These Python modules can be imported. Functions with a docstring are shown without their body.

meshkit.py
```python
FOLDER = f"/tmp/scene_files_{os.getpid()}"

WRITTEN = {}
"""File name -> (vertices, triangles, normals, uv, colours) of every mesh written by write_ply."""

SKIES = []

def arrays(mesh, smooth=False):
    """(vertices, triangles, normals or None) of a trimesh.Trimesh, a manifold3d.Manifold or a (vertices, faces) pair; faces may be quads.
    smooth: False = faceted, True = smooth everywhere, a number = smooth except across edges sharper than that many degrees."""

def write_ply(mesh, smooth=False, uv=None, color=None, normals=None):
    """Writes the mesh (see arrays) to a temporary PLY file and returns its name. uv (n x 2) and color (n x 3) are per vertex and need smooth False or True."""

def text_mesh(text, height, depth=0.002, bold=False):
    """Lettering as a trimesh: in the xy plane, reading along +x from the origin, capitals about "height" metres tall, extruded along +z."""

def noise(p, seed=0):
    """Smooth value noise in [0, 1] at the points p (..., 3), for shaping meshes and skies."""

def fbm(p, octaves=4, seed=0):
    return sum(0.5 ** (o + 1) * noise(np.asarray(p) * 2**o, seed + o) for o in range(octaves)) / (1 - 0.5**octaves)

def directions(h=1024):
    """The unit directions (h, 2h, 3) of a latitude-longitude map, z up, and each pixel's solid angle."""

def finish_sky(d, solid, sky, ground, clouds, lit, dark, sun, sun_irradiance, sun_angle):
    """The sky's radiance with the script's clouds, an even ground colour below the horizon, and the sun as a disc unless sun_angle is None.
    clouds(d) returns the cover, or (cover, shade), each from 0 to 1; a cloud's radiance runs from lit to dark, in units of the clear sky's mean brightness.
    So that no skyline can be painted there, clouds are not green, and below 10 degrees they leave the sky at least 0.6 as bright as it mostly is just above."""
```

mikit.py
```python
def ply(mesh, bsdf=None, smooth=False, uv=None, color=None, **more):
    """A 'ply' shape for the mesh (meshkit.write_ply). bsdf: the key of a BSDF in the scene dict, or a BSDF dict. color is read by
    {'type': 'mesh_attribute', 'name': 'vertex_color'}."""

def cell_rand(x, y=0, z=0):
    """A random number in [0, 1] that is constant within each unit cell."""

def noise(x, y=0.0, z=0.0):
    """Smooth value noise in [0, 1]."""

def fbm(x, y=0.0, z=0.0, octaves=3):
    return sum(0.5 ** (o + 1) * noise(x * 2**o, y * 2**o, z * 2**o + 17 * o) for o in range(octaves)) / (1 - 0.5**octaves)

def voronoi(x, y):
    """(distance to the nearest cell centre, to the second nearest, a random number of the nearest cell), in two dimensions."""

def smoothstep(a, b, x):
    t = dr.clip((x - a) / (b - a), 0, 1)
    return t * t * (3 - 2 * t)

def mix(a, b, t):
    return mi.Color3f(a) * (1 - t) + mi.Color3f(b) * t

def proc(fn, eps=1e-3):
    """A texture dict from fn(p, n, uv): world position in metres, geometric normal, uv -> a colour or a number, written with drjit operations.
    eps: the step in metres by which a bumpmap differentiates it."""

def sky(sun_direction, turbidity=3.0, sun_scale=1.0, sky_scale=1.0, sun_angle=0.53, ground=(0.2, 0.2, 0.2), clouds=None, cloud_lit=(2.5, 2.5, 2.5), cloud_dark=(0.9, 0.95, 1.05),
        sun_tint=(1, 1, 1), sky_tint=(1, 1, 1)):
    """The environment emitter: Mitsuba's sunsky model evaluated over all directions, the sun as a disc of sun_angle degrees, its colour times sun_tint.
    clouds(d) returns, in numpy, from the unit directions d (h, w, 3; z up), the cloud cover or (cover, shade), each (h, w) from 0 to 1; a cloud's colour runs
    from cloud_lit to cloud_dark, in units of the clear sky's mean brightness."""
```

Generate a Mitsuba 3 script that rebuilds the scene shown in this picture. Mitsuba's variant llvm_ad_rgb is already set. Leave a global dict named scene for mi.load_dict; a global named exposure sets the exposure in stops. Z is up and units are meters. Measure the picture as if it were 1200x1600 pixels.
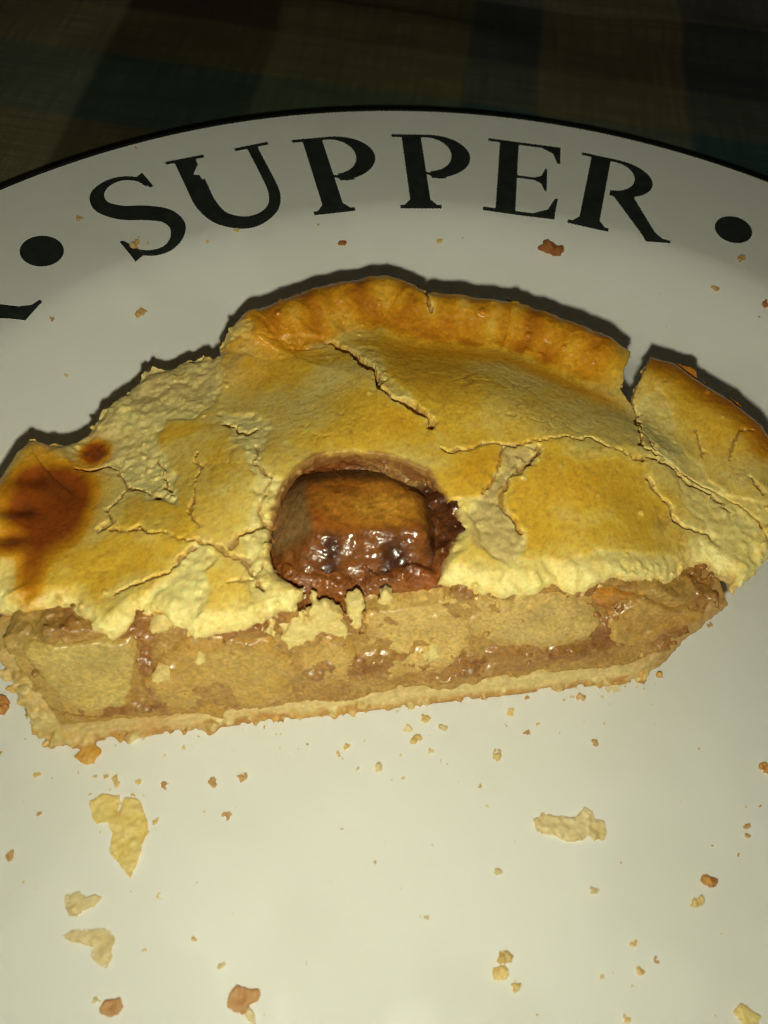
import numpy as np, mitsuba as mi, drjit as dr, trimesh, mikit, meshkit
from scipy.spatial import cKDTree, ConvexHull
from shapely.geometry import Polygon, box, Point, LineString
from shapely.ops import unary_union
from shapely import affinity

T = mi.ScalarTransform4f
scene, labels = {}, {}

# ---------------------------------------------------------------- camera, light, exposure
EYE = np.array([-0.0209923, -0.05037755, 0.13140003])
LOOK = np.array([0.0, 0.55504093, -0.83182304])
UP = np.array([-0.14157092, 0.82344501, 0.54945062])
exposure = 0.0
scene['camera'] = {'type': 'thinlens', 'fov': float(np.degrees(2 * np.arctan(600 / 1347.28))), 'fov_axis': 'x', 'near_clip': 0.005, 'far_clip': 10.0,
                   'aperture_radius': 0.00055, 'focus_distance': 0.150,
                   'to_world': T().look_at(origin=EYE.tolist(), target=(EYE + LOOK).tolist(), up=UP.tolist())}
# the phone's flash: a small square LED beside the lens; the room is dark apart from a weak warm glow
FLASH = EYE - 0.0225 * UP + 0.004 * LOOK
AIM = np.array([-0.012, 0.075, 0.012])
scene['flash_lamp'] = {'type': 'disk', 'to_world': T().look_at(origin=FLASH.tolist(), target=AIM.tolist(), up=[1, 0, 0]) @ T().scale([0.0034, 0.0034, 1]),
                       'emitter': {'type': 'area', 'radiance': {'type': 'rgb', 'value': [1300.0, 1300.0, 985.0]}}}
labels['flash_lamp'] = {'label': 'small round white flash lamp of the phone above the plate', 'category': 'lamp'}
scene['room_glow'] = {'type': 'constant', 'radiance': {'type': 'rgb', 'value': [0.016, 0.0155, 0.011]}}


# ---------------------------------------------------------------- helpers
def put(key, shape, label=None, category=None, group=None, kind=None):
    k, i = key, 0
    while k in scene:
        i += 1
        k = f'{key}_{i:03d}'
    if shape is not None:
        scene[k] = shape
    entry = {n: x for n, x in (('label', label), ('category', category), ('group', group), ('kind', kind)) if x}
    if entry:
        labels[k] = entry
    return k


def noise3(x, y, z, s, seed=0, octaves=3):
    """fbm in [-1, 1] at features of s millimetres"""
    return 2 * meshkit.fbm(np.stack([x / s + 31.7, y / s + 11.3, z / s + 7.9], -1), octaves, seed) - 1


def noise2(x, y, s, seed=0, octaves=3):
    return noise3(x, y, np.zeros_like(x), s, seed, octaves)


def inside(poly, u, v):
    poly = np.asarray(poly, float)
    r = np.zeros(u.shape, bool)
    for (x0, y0), (x1, y1) in zip(poly, np.roll(poly, -1, 0)):
        if y0 != y1:
            r ^= ((y0 > v) != (y1 > v)) & (u < (x1 - x0) * (v - y0) / (y1 - y0) + x0)
    return r


def sd_poly(poly, u, v):
    """signed distance to a closed polygon, negative inside"""
    poly = np.asarray(poly, float)
    d, _ = cKDTree(dense(np.vstack([poly, poly[:1]]), 0.15)).query(np.stack([u, v], -1))
    return np.where(inside(poly, u, v), -d, d)


CORNERS = [(0, 0, 0), (1, 0, 0), (0, 1, 0), (1, 1, 0), (0, 0, 1), (1, 0, 1), (0, 1, 1), (1, 1, 1)]
EDGES = [(0, 1), (2, 3), (4, 5), (6, 7), (0, 2), (1, 3), (4, 6), (5, 7), (0, 4), (1, 5), (2, 6), (3, 7)]


def surface_nets(f, origin, h):
    """the zero surface of a sampled field (negative inside) as (vertices, quads)"""
    f = np.pad(f, 1, constant_values=1.0)
    origin = np.asarray(origin, float) - h
    s = f < 0
    n = [k - 1 for k in f.shape]
    cut = lambda a, c: a[c[0]:c[0] + n[0], c[1]:c[1] + n[1], c[2]:c[2] + n[2]]
    count = sum(cut(s, c).astype(np.int8) for c in CORNERS)
    cells = np.argwhere((count > 0) & (count < 8))
    idx = np.full(n, -1, np.int64)
    idx[tuple(cells.T)] = np.arange(len(cells))
    val = [f[tuple((cells + c).T)] for c in CORNERS]
    acc, num = np.zeros((len(cells), 3)), np.zeros(len(cells))
    for a, b in EDGES:
        m = (val[a] < 0) != (val[b] < 0)
        t = val[a][m] / (val[a][m] - val[b][m])
        acc[m] += np.array(CORNERS[a]) + t[:, None] * (np.array(CORNERS[b]) - np.array(CORNERS[a]))
        num[m] += 1
    verts = origin + h * (cells + acc / num[:, None])
    faces = []
    for ax in range(3):
        o1, o2 = [(1, 2), (2, 0), (0, 1)][ax]
        lo = [slice(None)] * 3
        hi = [slice(None)] * 3
        lo[ax], hi[ax] = slice(0, -1), slice(1, None)
        e = np.argwhere(s[tuple(lo)] != s[tuple(hi)])
        e = e[(e[:, o1] > 0) & (e[:, o2] > 0) & (e[:, o1] < n[o1]) & (e[:, o2] < n[o2])]
        first = s[tuple(e.T)]
        q = []
        for d1, d2 in ((1, 1), (0, 1), (0, 0), (1, 0)):
            c = e.copy()
            c[:, o1] -= d1
            c[:, o2] -= d2
            q.append(idx[tuple(c.T)])
        q = np.stack(q, -1)
        faces.append(np.where(first[:, None], q, q[:, ::-1]))
    return verts, np.vstack(faces)


def grid(lo, hi, h):
    return np.meshgrid(*[np.arange(a, b + h / 2, h) for a, b in zip(lo, hi)], indexing='ij')


def banded(f, width, fn):
    """adds fn's noise to f where f is within width of zero"""
    m = np.abs(f) < width
    f[m] += fn(m)
    return f


def solid(f, lo, h, keep=40):
    """the field's surface without loose specks: (vertices, triangles)"""
    v, q = surface_nets(f, lo, h)
    tri = np.vstack([q[:, [0, 1, 2]], q[:, [0, 2, 3]]])
    from scipy.sparse import coo_matrix
    from scipy.sparse.csgraph import connected_components
    g = coo_matrix((np.ones(len(tri) * 2), (np.r_[tri[:, 0], tri[:, 1]], np.r_[tri[:, 1], tri[:, 2]])), shape=(len(v), len(v)))
    comp = connected_components(g, directed=False)[1]
    ok = np.bincount(comp)[comp] >= keep
    tri = tri[ok[tri[:, 0]]]
    new = np.cumsum(ok) - 1
    return v[ok], new[tri]


def mixc(a, b, t):
    return np.asarray(a) * (1 - t[..., None]) + np.asarray(b) * t[..., None]


# plan of the pie's lid
BACK = np.array([[-64,14],[-62.5,20],[-60.6,25],[-59.1,27.8],[-57.6,32],[-55.4,34.4],[-52.4,33.8],[-50.1,35.3],[-47.2,37],[-44.8,40.9],[-42.4,44.2],[-38.8,47.6],[-36.6,49.6],[-30.7,52.2],[-27.4,52.8],[-25.4,52.7],[-24,55.7],[-20.5,60.8],[-15.6,62.4],[-10.7,64.7],[-5.7,67],[1.6,68],[6.7,68.9],[12.4,66],[14.1,63.8],[19.3,63],[24,61.8],[30,60.6],[35.5,57.7],[40.8,54],[46,50.3],[48.7,48.3],[53.6,45.7],[57.7,43.9],[61.8,38.1],[65.2,34],[67.4,30.1],[68.9,27.8],[69.6,22],[68.5,14],[65,7],[60.5,1]], float)


def ss(a, b, x):
    t = np.clip((x - a) / (b - a), 0, 1)
    return t * t * (3 - 2 * t)


def dense(line, step=0.25):
    line = np.asarray(line, float)
    out = [line[:1]]
    for a, b in zip(line[:-1], line[1:]):
        k = max(1, int(np.ceil(np.linalg.norm(b - a) / step)))
        out.append(a + (b - a) * (np.arange(1, k + 1) / k)[:, None])
    return np.vstack(out)


BACK_D = dense(BACK)
BACK_TREE = cKDTree(BACK_D)


def lid_smooth(u, v):
    """Height of the lid in mm above the table, before cracks and crumbs, over the pie's own plan u, v."""
    e, i = BACK_TREE.query(np.stack([u, v], -1))
    arc = BACK_D[i]
    rim = ss(-27, -22, arc[..., 0]) * ss(51, 46, arc[..., 0])
    right = ss(46, 54, arc[..., 0]) * ss(2, 12, arc[..., 1])
    left = ss(-50, -55, arc[..., 0])
    plain = 19.0 + 7.6 * ss(9, 36, e)
    z = plain - rim * 0.6 * np.exp(-((e - 14) / 4.5) ** 2) + rim * 3.3 * np.exp(-((e - 5.0) / 4.8) ** 2)
    z = z + right * 1.6 * np.exp(-((e - 7) / 6.0) ** 2) - right * 0.9 * np.exp(-((e - 17) / 3.5) ** 2) + left * 2.0 * np.exp(-((e - 4) / 7) ** 2)
    z = z + 4.2 * ss(-38, -54, u) * ss(24, 6, v) + 1.8 * ss(40, 56, u) * ss(20, 4, v)
    return z - 1.8 * np.clip(1 - e / 2.8, 0, 1) ** 2


# ---------------------------------------------------------------- materials
scene['cloth_weave'] = {'type': 'twosided', 'b': {'type': 'bumpmap', 'scale': 0.00012,
    'arbitrary': mikit.proc(lambda p, n, uv: dr.abs(dr.sin(p.x * 2600)) * 0.5 + dr.abs(dr.sin(p.y * 2600)) * 0.5, eps=1e-4),
    'bsdf': {'type': 'principled', 'base_color': mikit.proc(lambda p, n, uv: plaid(p)), 'roughness': 0.85, 'specular': 0.15}}}
XS = [-.175, -.135, -.098, -.061, -.013, .005, .041, .070, .107, .150]
YS = [.120, .148, .167, .197, .222, .262, .300, .340]
INK = [(.055, .075, .065), (.16, .13, .075), (.05, .035, .02), (.045, .065, .075), (.12, .115, .05), (.14, .075, .04), (.03, .09, .08), (.20, .165, .10)]
WARP = [6, 1, 7, 2, 4, 3, 1, 3, 4, 2, 5]
WEFT = [4, 6, 4, 2, 7, 0, 2, 3, 1]


def stripes(x, at, order):
    c = mi.Color3f(INK[order[0]])
    for a, k in zip(at, order[1:]):
        c = mikit.mix(c, INK[k], mikit.smoothstep(a - .0012, a + .0012, x))
    return c


def plaid(p):
    w = 0.004 * mikit.noise(p.x * 20, p.y * 20, 3.0)
    c = 0.55 * stripes(p.x + w, XS, WARP) + 0.45 * stripes(p.y + w, YS, WEFT)
    thread = mikit.noise(p.x * 900, p.y * 90, 1.0) * mikit.noise(p.x * 90, p.y * 900, 2.0)
    return 0.85 * c * (0.8 + 0.4 * thread) * (0.85 + 0.3 * mikit.noise(p.x * 60, p.y * 60))


scene['glaze'] = {'type': 'twosided', 'b': {'type': 'bumpmap', 'scale': 0.00006,
    'arbitrary': mikit.proc(lambda p, n, uv: mikit.fbm(p.x * 260, p.y * 260, p.z * 260, 2), eps=4e-4),
    'bsdf': {'type': 'principled', 'base_color': mikit.proc(lambda p, n, uv: mikit.mix((.80, .795, .745), (.76, .755, .70), mikit.smoothstep(.45, .75, mikit.fbm(p.x * 45, p.y * 45, 0.0, 3)))),
             'roughness': mikit.proc(lambda p, n, uv: 0.16 + 0.2 * mikit.smoothstep(.5, .7, mikit.fbm(p.x * 60, p.y * 60, 5.0, 3))), 'specular': 0.5, 'clearcoat': 0.25, 'clearcoat_gloss': 0.9}}}
scene['black_print'] = {'type': 'twosided', 'b': {'type': 'principled', 'base_color': mikit.proc(lambda p, n, uv: mi.Color3f(.020, .024, .021) * (0.8 + 0.5 * mikit.noise(p.x * 700, p.y * 700))), 'roughness': 0.25, 'specular': 0.4}}
vc = {'type': 'mesh_attribute', 'name': 'vertex_color'}
scene['pastry'] = {'type': 'twosided', 'b': {'type': 'principled', 'base_color': vc, 'roughness': mikit.proc(lambda p, n, uv: 0.62 - 0.40 * uv.x), 'specular': 0.45}}
scene['wet_fruit'] = {'type': 'twosided', 'b': {'type': 'principled', 'base_color': vc, 'roughness': mikit.proc(lambda p, n, uv: 0.5 - 0.30 * uv.x), 'specular': 0.5, 'clearcoat': 0.5, 'clearcoat_gloss': 0.93}}


# ---------------------------------------------------------------- tablecloth
gx, gy = np.meshgrid(np.linspace(-0.6, 0.6, 401), np.linspace(-0.45, 0.75, 401), indexing='ij')
gr = np.hypot(gx, gy)
far = ss(0.13, 0.17, gr)
gz = far * (0.0022 * noise2(gx * 1e3, gy * 1e3, 70, 5) + 0.0028 * np.exp(-((gy - 0.172 - 0.03 * gx + .004 * np.sin(gx * 30)) / 0.007) ** 2) * ss(-.13, -.08, gx) * ss(.02, -.03, gx)
            + 0.0025 * np.exp(-((gy - 0.200 + 0.1 * gx) / 0.008) ** 2) * ss(0, .06, gx)) - 0.0015 + 0.0183 * ss(0.088, 0.136, gr)
k = np.arange(400 * 401).reshape(400, 401)[:, :400].ravel()
put('tablecloth', mikit.ply((np.stack([gx.ravel(), gy.ravel(), gz.ravel()], 1), np.stack([k, k + 401, k + 402, k + 1], 1)), 'cloth_weave', smooth=True),
    'dark checked tablecloth in muted teal, brown and olive behind the plate', 'tablecloth')

# ---------------------------------------------------------------- plate
def plate_z(r):
    """height in mm of the plate's upper face"""
    r = np.asarray(r, float)
    t = np.clip((r - 82) / 25, 0, 1)
    return np.where(r > 107, 21 - .106 * (135 - r), (3 * t ** 2 - 2 * t ** 3) * 13.03 + 5 + (t ** 3 - t ** 2) * 25 * .106)


def ring(profile, count=360):
    pr = np.asarray(profile, float) / 1e3
    a = np.linspace(0, 2 * np.pi, count, endpoint=False)
    v = np.stack([pr[:, 0][:, None] * np.cos(a), pr[:, 0][:, None] * np.sin(a), np.repeat(pr[:, 1][:, None], count, 1)], -1).reshape(-1, 3)
    i, j = np.meshgrid(np.arange(len(pr) - 1), np.arange(count), indexing='ij')
    q = np.stack([i * count + j, i * count + (j + 1) % count, (i + 1) * count + (j + 1) % count, (i + 1) * count + j], -1).reshape(-1, 4)
    return v, q[:, ::-1]


rs = np.r_[0.01, np.linspace(8, 80, 10), np.linspace(81.5, 107.5, 56), np.linspace(109, 133.8, 12)]
top = np.stack([rs, plate_z(rs)], 1)
under = [(133.8, 18.0), (118, 16.2), (104, 13.6), (97, 9.0), (90, 3.2), (86, 1.6), (83, 0.2), (80.5, 0.2), (79, 1.8), (40, 2.0), (0.01, 2.0)]
edge_top = plate_z(133.8)
P = put('plate', None, 'cream white dinner plate with black lettering and black rim line under the pie', 'plate')
put(P + '__dish', mikit.ply(ring(np.vstack([top, under])), 'glaze', smooth=35))
lip = [(133.8, edge_top + .02), (134.1, edge_top + .06), (134.6, edge_top + .02), (135.0, edge_top - .35), (135.2, edge_top - 1.0), (134.9, edge_top - 1.7), (134.0, edge_top - 2.3), (133.8, 18.0)]
put(P + '__rim_line', mikit.ply(ring(lip), 'black_print', smooth=60), 'black glazed line round the plate edge')


def quad_ellipse(cx, cy, rx, ry, n=48):
    a = np.linspace(0, 2 * np.pi, n, endpoint=False)
    return Polygon(np.stack([cx + rx * np.cos(a), cy + ry * np.sin(a)], 1))


def catmull(pts, n=10):
    p = np.asarray(pts, float)
    p = np.vstack([2 * p[0] - p[1], p, 2 * p[-1] - p[-2]])
    t = np.linspace(0, 1, n, endpoint=False)[:, None]
    out = [0.5 * (2 * b + (c - a) * t + (2 * a - 5 * b + 4 * c - d) * t ** 2 + (3 * b - a - 3 * c + d) * t ** 3) for a, b, c, d in zip(p, p[1:], p[2:], p[3:])]
    return np.vstack(out + [p[-2:-1]])


def brush(pts):
    """a stroke of varying width along (x, y, width)"""
    c = catmull(pts)
    t = np.gradient(c[:, :2], axis=0)
    t /= np.linalg.norm(t, axis=1, keepdims=True)
    nrm = np.stack([-t[:, 1], t[:, 0]], 1) * c[:, 2:] / 2
    return Polygon(np.vstack([c[:, :2] + nrm, (c[:, :2] - nrm)[::-1]])).buffer(0)


H = 22.3
letter_s = unary_union([brush([(5.2, 17.2, 1.0), (4.4, 19.8, 1.6), (1.6, 21.4, 1.7), (-1.8, 21.2, 2.2), (-4.6, 19.2, 3.2), (-5.1, 16.0, 3.9), (-2.6, 13.0, 4.3), (1.4, 11.0, 4.5), (4.6, 8.6, 4.3), (5.4, 5.4, 3.8), (3.6, 2.4, 2.8), (0.6, 0.95, 2.0), (-2.6, 1.3, 1.8), (-5.0, 2.9, 1.6)]),
                        Polygon([(4.0, 20.6), (6.3, 21.6), (6.6, 16.6), (5.4, 16.4)]), Polygon([(-6.6, 6.6), (-5.4, 6.4), (-3.0, 1.4), (-6.2, 0.2)])])
letter_u = unary_union([box(-11.4, 20.9, -2.8, H), box(3.4, 20.9, 11.3, H), brush([(-7.2, 21.2, 4.9), (-7.2, 14, 4.9), (-7.1, 8.5, 4.8), (-5.6, 4.2, 4.3), (-2.2, 1.9, 3.6), (1.6, 1.7, 3.1), (5.2, 3.6, 2.9), (7.1, 7.6, 2.9), (7.4, 14, 2.8), (7.4, 21.2, 2.8)])])
stem = unary_union([box(-4.6, 0, 4.6, 1.35), box(-2.4, 0.5, 2.4, 21.8), box(-4.6, 20.9, 3.0, H)]
                   + [Polygon([(s * 2.4, 1.3), (s * 3.6, 1.3), (s * 2.4, 2.6)]) for s in (-1, 1)])
bowl = quad_ellipse(3.6, 15.4, 9.0, 6.9).difference(quad_ellipse(3.0, 16.0, 5.0, 4.9)).intersection(box(2.9, 5, 14, H))
letter_p = unary_union([stem, bowl, brush([(2.2, 10.4, 1.0), (4.2, 9.4, 1.9), (6.4, 9.6, 2.4)])])
letter_e = unary_union([box(-7.9, 0, 7.8, 1.4), box(-5.3, 0.5, -0.6, 21.8), box(-7.9, 20.9, 8.6, H), box(-1, 10.6, 5.2, 11.9),
                        Polygon([(8.7, H), (8.7, 16.4), (7.6, 16.6), (6.6, 19.6), (4.0, 21.0), (4.0, H)]), Polygon([(5.0, 15.0), (5.9, 15.0), (5.9, 7.6), (5.0, 7.8), (4.2, 9.9), (2.6, 10.7), (2.6, 11.8), (4.2, 12.6)]),
                        Polygon([(7.6, 0), (8.4, 6.4), (7.3, 6.3), (5.8, 2.8), (2.6, 1.3), (2.6, 0)])])
bowl_r = quad_ellipse(3.6, 16.3, 8.6, 6.0).difference(quad_ellipse(3.0, 16.7, 4.7, 4.2)).intersection(box(2.9, 9.8, 14, H))
letter_r = unary_union([stem, bowl_r, Polygon([(3.0, 11.6), (8.6, 11.6), (14.0, 2.8), (15.6, 1.5), (17.6, 1.3), (17.5, 0.2), (12.2, -0.5)]).buffer(0)])
chip = Polygon([(-6.5, 17.1), (-4.9, 19.3), (-4.6, 16.9), (-5.3, 15.4), (-5.5, 16.8)])


def printed(shape, degrees, base, thin=0.0):
    """a flat outline in mm as ink on the plate's upper face, upright towards the rim"""
    shape = shape.buffer(-thin).buffer(0)
    tris = []
    for g in getattr(shape, 'geoms', [shape]):
        v, f = trimesh.creation.triangulate_polygon(g.simplify(0.02), engine='earcut')
        tris.append(trimesh.Trimesh(np.c_[v, np.zeros(len(v))], f))
    m = trimesh.util.concatenate(tris)
    v, f = trimesh.remesh.subdivide_to_size(m.vertices, m.faces, 1.6)
    a = np.radians(degrees)
    er, et = np.array([np.sin(a), np.cos(a)]), np.array([np.cos(a), -np.sin(a)])
    xy = (base + v[:, 1:2]) * er + v[:, :1] * et
    xyz = np.c_[xy, plate_z(np.hypot(*xy.T)) + 0.07] / 1e3
    return mikit.ply((xyz, f), 'black_print', smooth=True)


for ch, shape, deg in (('S', letter_s, -41.9), ('U', letter_u.difference(chip), -31.6), ('P, first of two', letter_p, -22.25), ('P, second of two', letter_p, -12.3), ('E', letter_e, -1.0), ('R of the word supper', letter_r, 7.0), ('R cut off at the left', letter_r, -64.9)):
    put(P + '__letter', printed(shape, deg, 104.2, 0.26), f'black serif letter {ch}')
for deg, side in ((-51.8, 'before'), (21.9, 'after')):
    put(P + '__printed_dot', printed(quad_ellipse(0, 0, 3.9, 3.9), deg, 116.1), f'round black dot {side} the word supper')


# ---------------------------------------------------------------- the pie: plan positions in mm, u along the cut, v towards the back
CRACKS = [
    (0.7, [[-43.6, 28.5], [-41.0, 25.4], [-39.9, 23.0], [-42.4, 18.3], [-41.7, 15.2], [-43.9, 13.8]]),
    (0.55, [[-41.6, 13.9], [-38.3, 12.8], [-31.7, 9.8], [-29.5, 8.8]]),
    (0.9, [[-29.5, 8.8], [-26.0, 6.3], [-24.8, 5.1], [-22.6, 4.6], [-21.9, 1.8], [-21.0, -0.3]]),
    (0.8, [[-24.7, 6.1], [-22.8, 8.6], [-19.0, 11.2]]),
    (0.7, [[-20.0, 25.8], [-20.2, 21.9], [-18.1, 18.3], [-20.0, 14.4], [-19.9, 11.6], [-18.7, 10.4]]),
    (0.9, [[-24.3, 33.3], [-22.6, 31.4], [-21.3, 29.8], [-19.3, 30.3]]),
    (0.6, [[-29.0, 26.8], [-28.5, 23.6], [-30.0, 19.7]]),
    (0.9, [[-48.3, 27.7], [-43.6, 28.5], [-41.0, 25.4], [-39.9, 23.0], [-34.8, 19.1]]),
    (0.7, [[-35.1, 28.3], [-34.2, 24.3], [-33.1, 19.3]]),
    (1.9, [[-5.0, 52.1], [-2.0, 47.0], [-0.5, 42.5], [0.9, 39.1], [0.8, 34.9], [2.9, 32.1], [5.2, 30.5], [8.1, 27.2], [7.0, 25.6]]),
    (0.6, [[13.4, 21.4], [16.0, 21.8], [19.8, 20.5], [23.8, 21.8], [26.6, 22.3], [33.1, 21.9], [36.2, 19.7], [40.5, 18.3]]),
    (0.9, [[40.5, 18.3], [43.8, 18.9], [46.9, 18.3], [49.9, 15.9], [52.6, 13.4], [54.9, 9.3]]),
    (0.8, [[45.7, 35.0], [46.0, 32.1], [43.6, 25.7], [42.0, 21.0], [44.1, 19.8]]),
    (0.8, [[41.2, 15.3], [42.1, 12.7], [44.4, 10.2], [44.9, 8.0], [48.8, 6.2], [49.4, 5.0]]),
    (0.6, [[53.2, 13.4], [54.9, 9.3]]),
    (0.6, [[64.2, 25.7], [61.0, 23.8], [58.8, 20.1]]),
    (0.6, [[55.2, 27.1], [54.7, 24.3], [54.7, 21.6]]),
    (0.6, [[60.7, 16.1], [61.2, 12.0]]),
    (0.8, [[24.1, 20.7], [21.8, 17.8], [17.0, 14.6], [15.6, 10.0], [17.3, 5.3]]),
    (0.6, [[17.8, 20.6], [17.1, 17.6], [13.0, 12.6]]),
    (0.6, [[8.3, 21.4], [9.2, 20.7], [13.4, 21.4]]),
    (1, [[14.4, 64.4], [12.6, 57.7], [13.3, 56.6]]),
    (0.8, [[-40.5, 1.7], [-38.4, 2.8], [-34.4, 3.3], [-33.1, 4.6], [-30.0, 7.8]]),
    (0.6, [[45.5, 29.5], [44.4, 24.2], [44.2, 20.7]]),
    (0.6, [[-20.9, 3.7], [-21.9, 1.8], [-25.8, 1.7]]),
    (0.6, [[-29.5, 19.5], [-30.1, 15.4], [-29.0, 11.2]]),
]
PALE = [
    [[-50.0, 31.8], [-45.7, 41.7], [-39.0, 49.1], [-30.9, 53.2], [-25.5, 53.6], [-24.1, 47.5], [-24.6, 42.2], [-26.8, 37.5], [-30.0, 36.6], [-34.2, 37.5], [-37.7, 32.4], [-33.8, 24.9], [-31.8, 15.9], [-36.8, 19.0], [-39.9, 23.0], [-42.1, 27.0], [-47.8, 27.1]],
    [[-24.8, 35.4], [-18.5, 36.0], [-18.8, 26.5], [-20.1, 19.9], [-21.4, 27.0], [-23.4, 29.2]],
    [[18.0, 21.3], [24.1, 20.7], [21.8, 17.8], [17.6, 15.1], [16.0, 12.3], [15.7, 8.9], [17.5, 4.2], [14.6, 0.2], [9.8, 3.9], [9.9, 9.4], [12.7, 12.6], [17.0, 17.0]],
    [[-34.0, 2.7], [-29.1, 7.7], [-25.6, 5.2], [-27.5, 2.3], [-28.9, -0.5], [-30.2, -4.7], [-34.4, -1.3], [-38.7, -0.8]],
    [[4.4, 0.2], [11.1, 1.1], [19.4, 0.2], [29.4, 0.7], [41.6, 2.2], [49.4, 5.0], [48.0, -1.8], [18.1, -4.8], [4.8, -2.5]],
    [[46.6, 32.1], [51.9, 38.3], [52.2, 31.3], [51.0, 24.5], [53.7, 16.1], [58.0, 5.1], [54.7, -0.4], [49.6, 2.7], [47.2, 15.5], [42.3, 20.4]],
    [[-3.7, 52.8], [3.5, 48.0], [3.2, 36.8], [8.4, 27.8], [6.7, 24.1], [1.1, 34.1]],
    [[-20.1, 25.0], [-18.0, 18.9], [-18.0, 13.1], [-20.2, 6.8], [-21.7, 4.8], [-19.8, 0.0], [-18.2, -1.1], [-21.6, -1.3], [-22.6, 4.9], [-21.2, 12.3]],
    [[-24.7, 54.6], [-21.6, 56.9], [-18.3, 55.4], [-18.4, 53.0], [-4.9, 53.0], [-7.4, 50.7], [-18.5, 52.3]],
    [[-43.6, 45.5], [-45.8, 39.7], [-52.0, 34.4], [-53.7, 31.5], [-47.8, 26.5], [-42.2, 29.0]],
    [[-56.3, 8.7], [-53.8, 8.6], [-52.5, 4.2], [-55.8, 3.1]],
]
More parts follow.
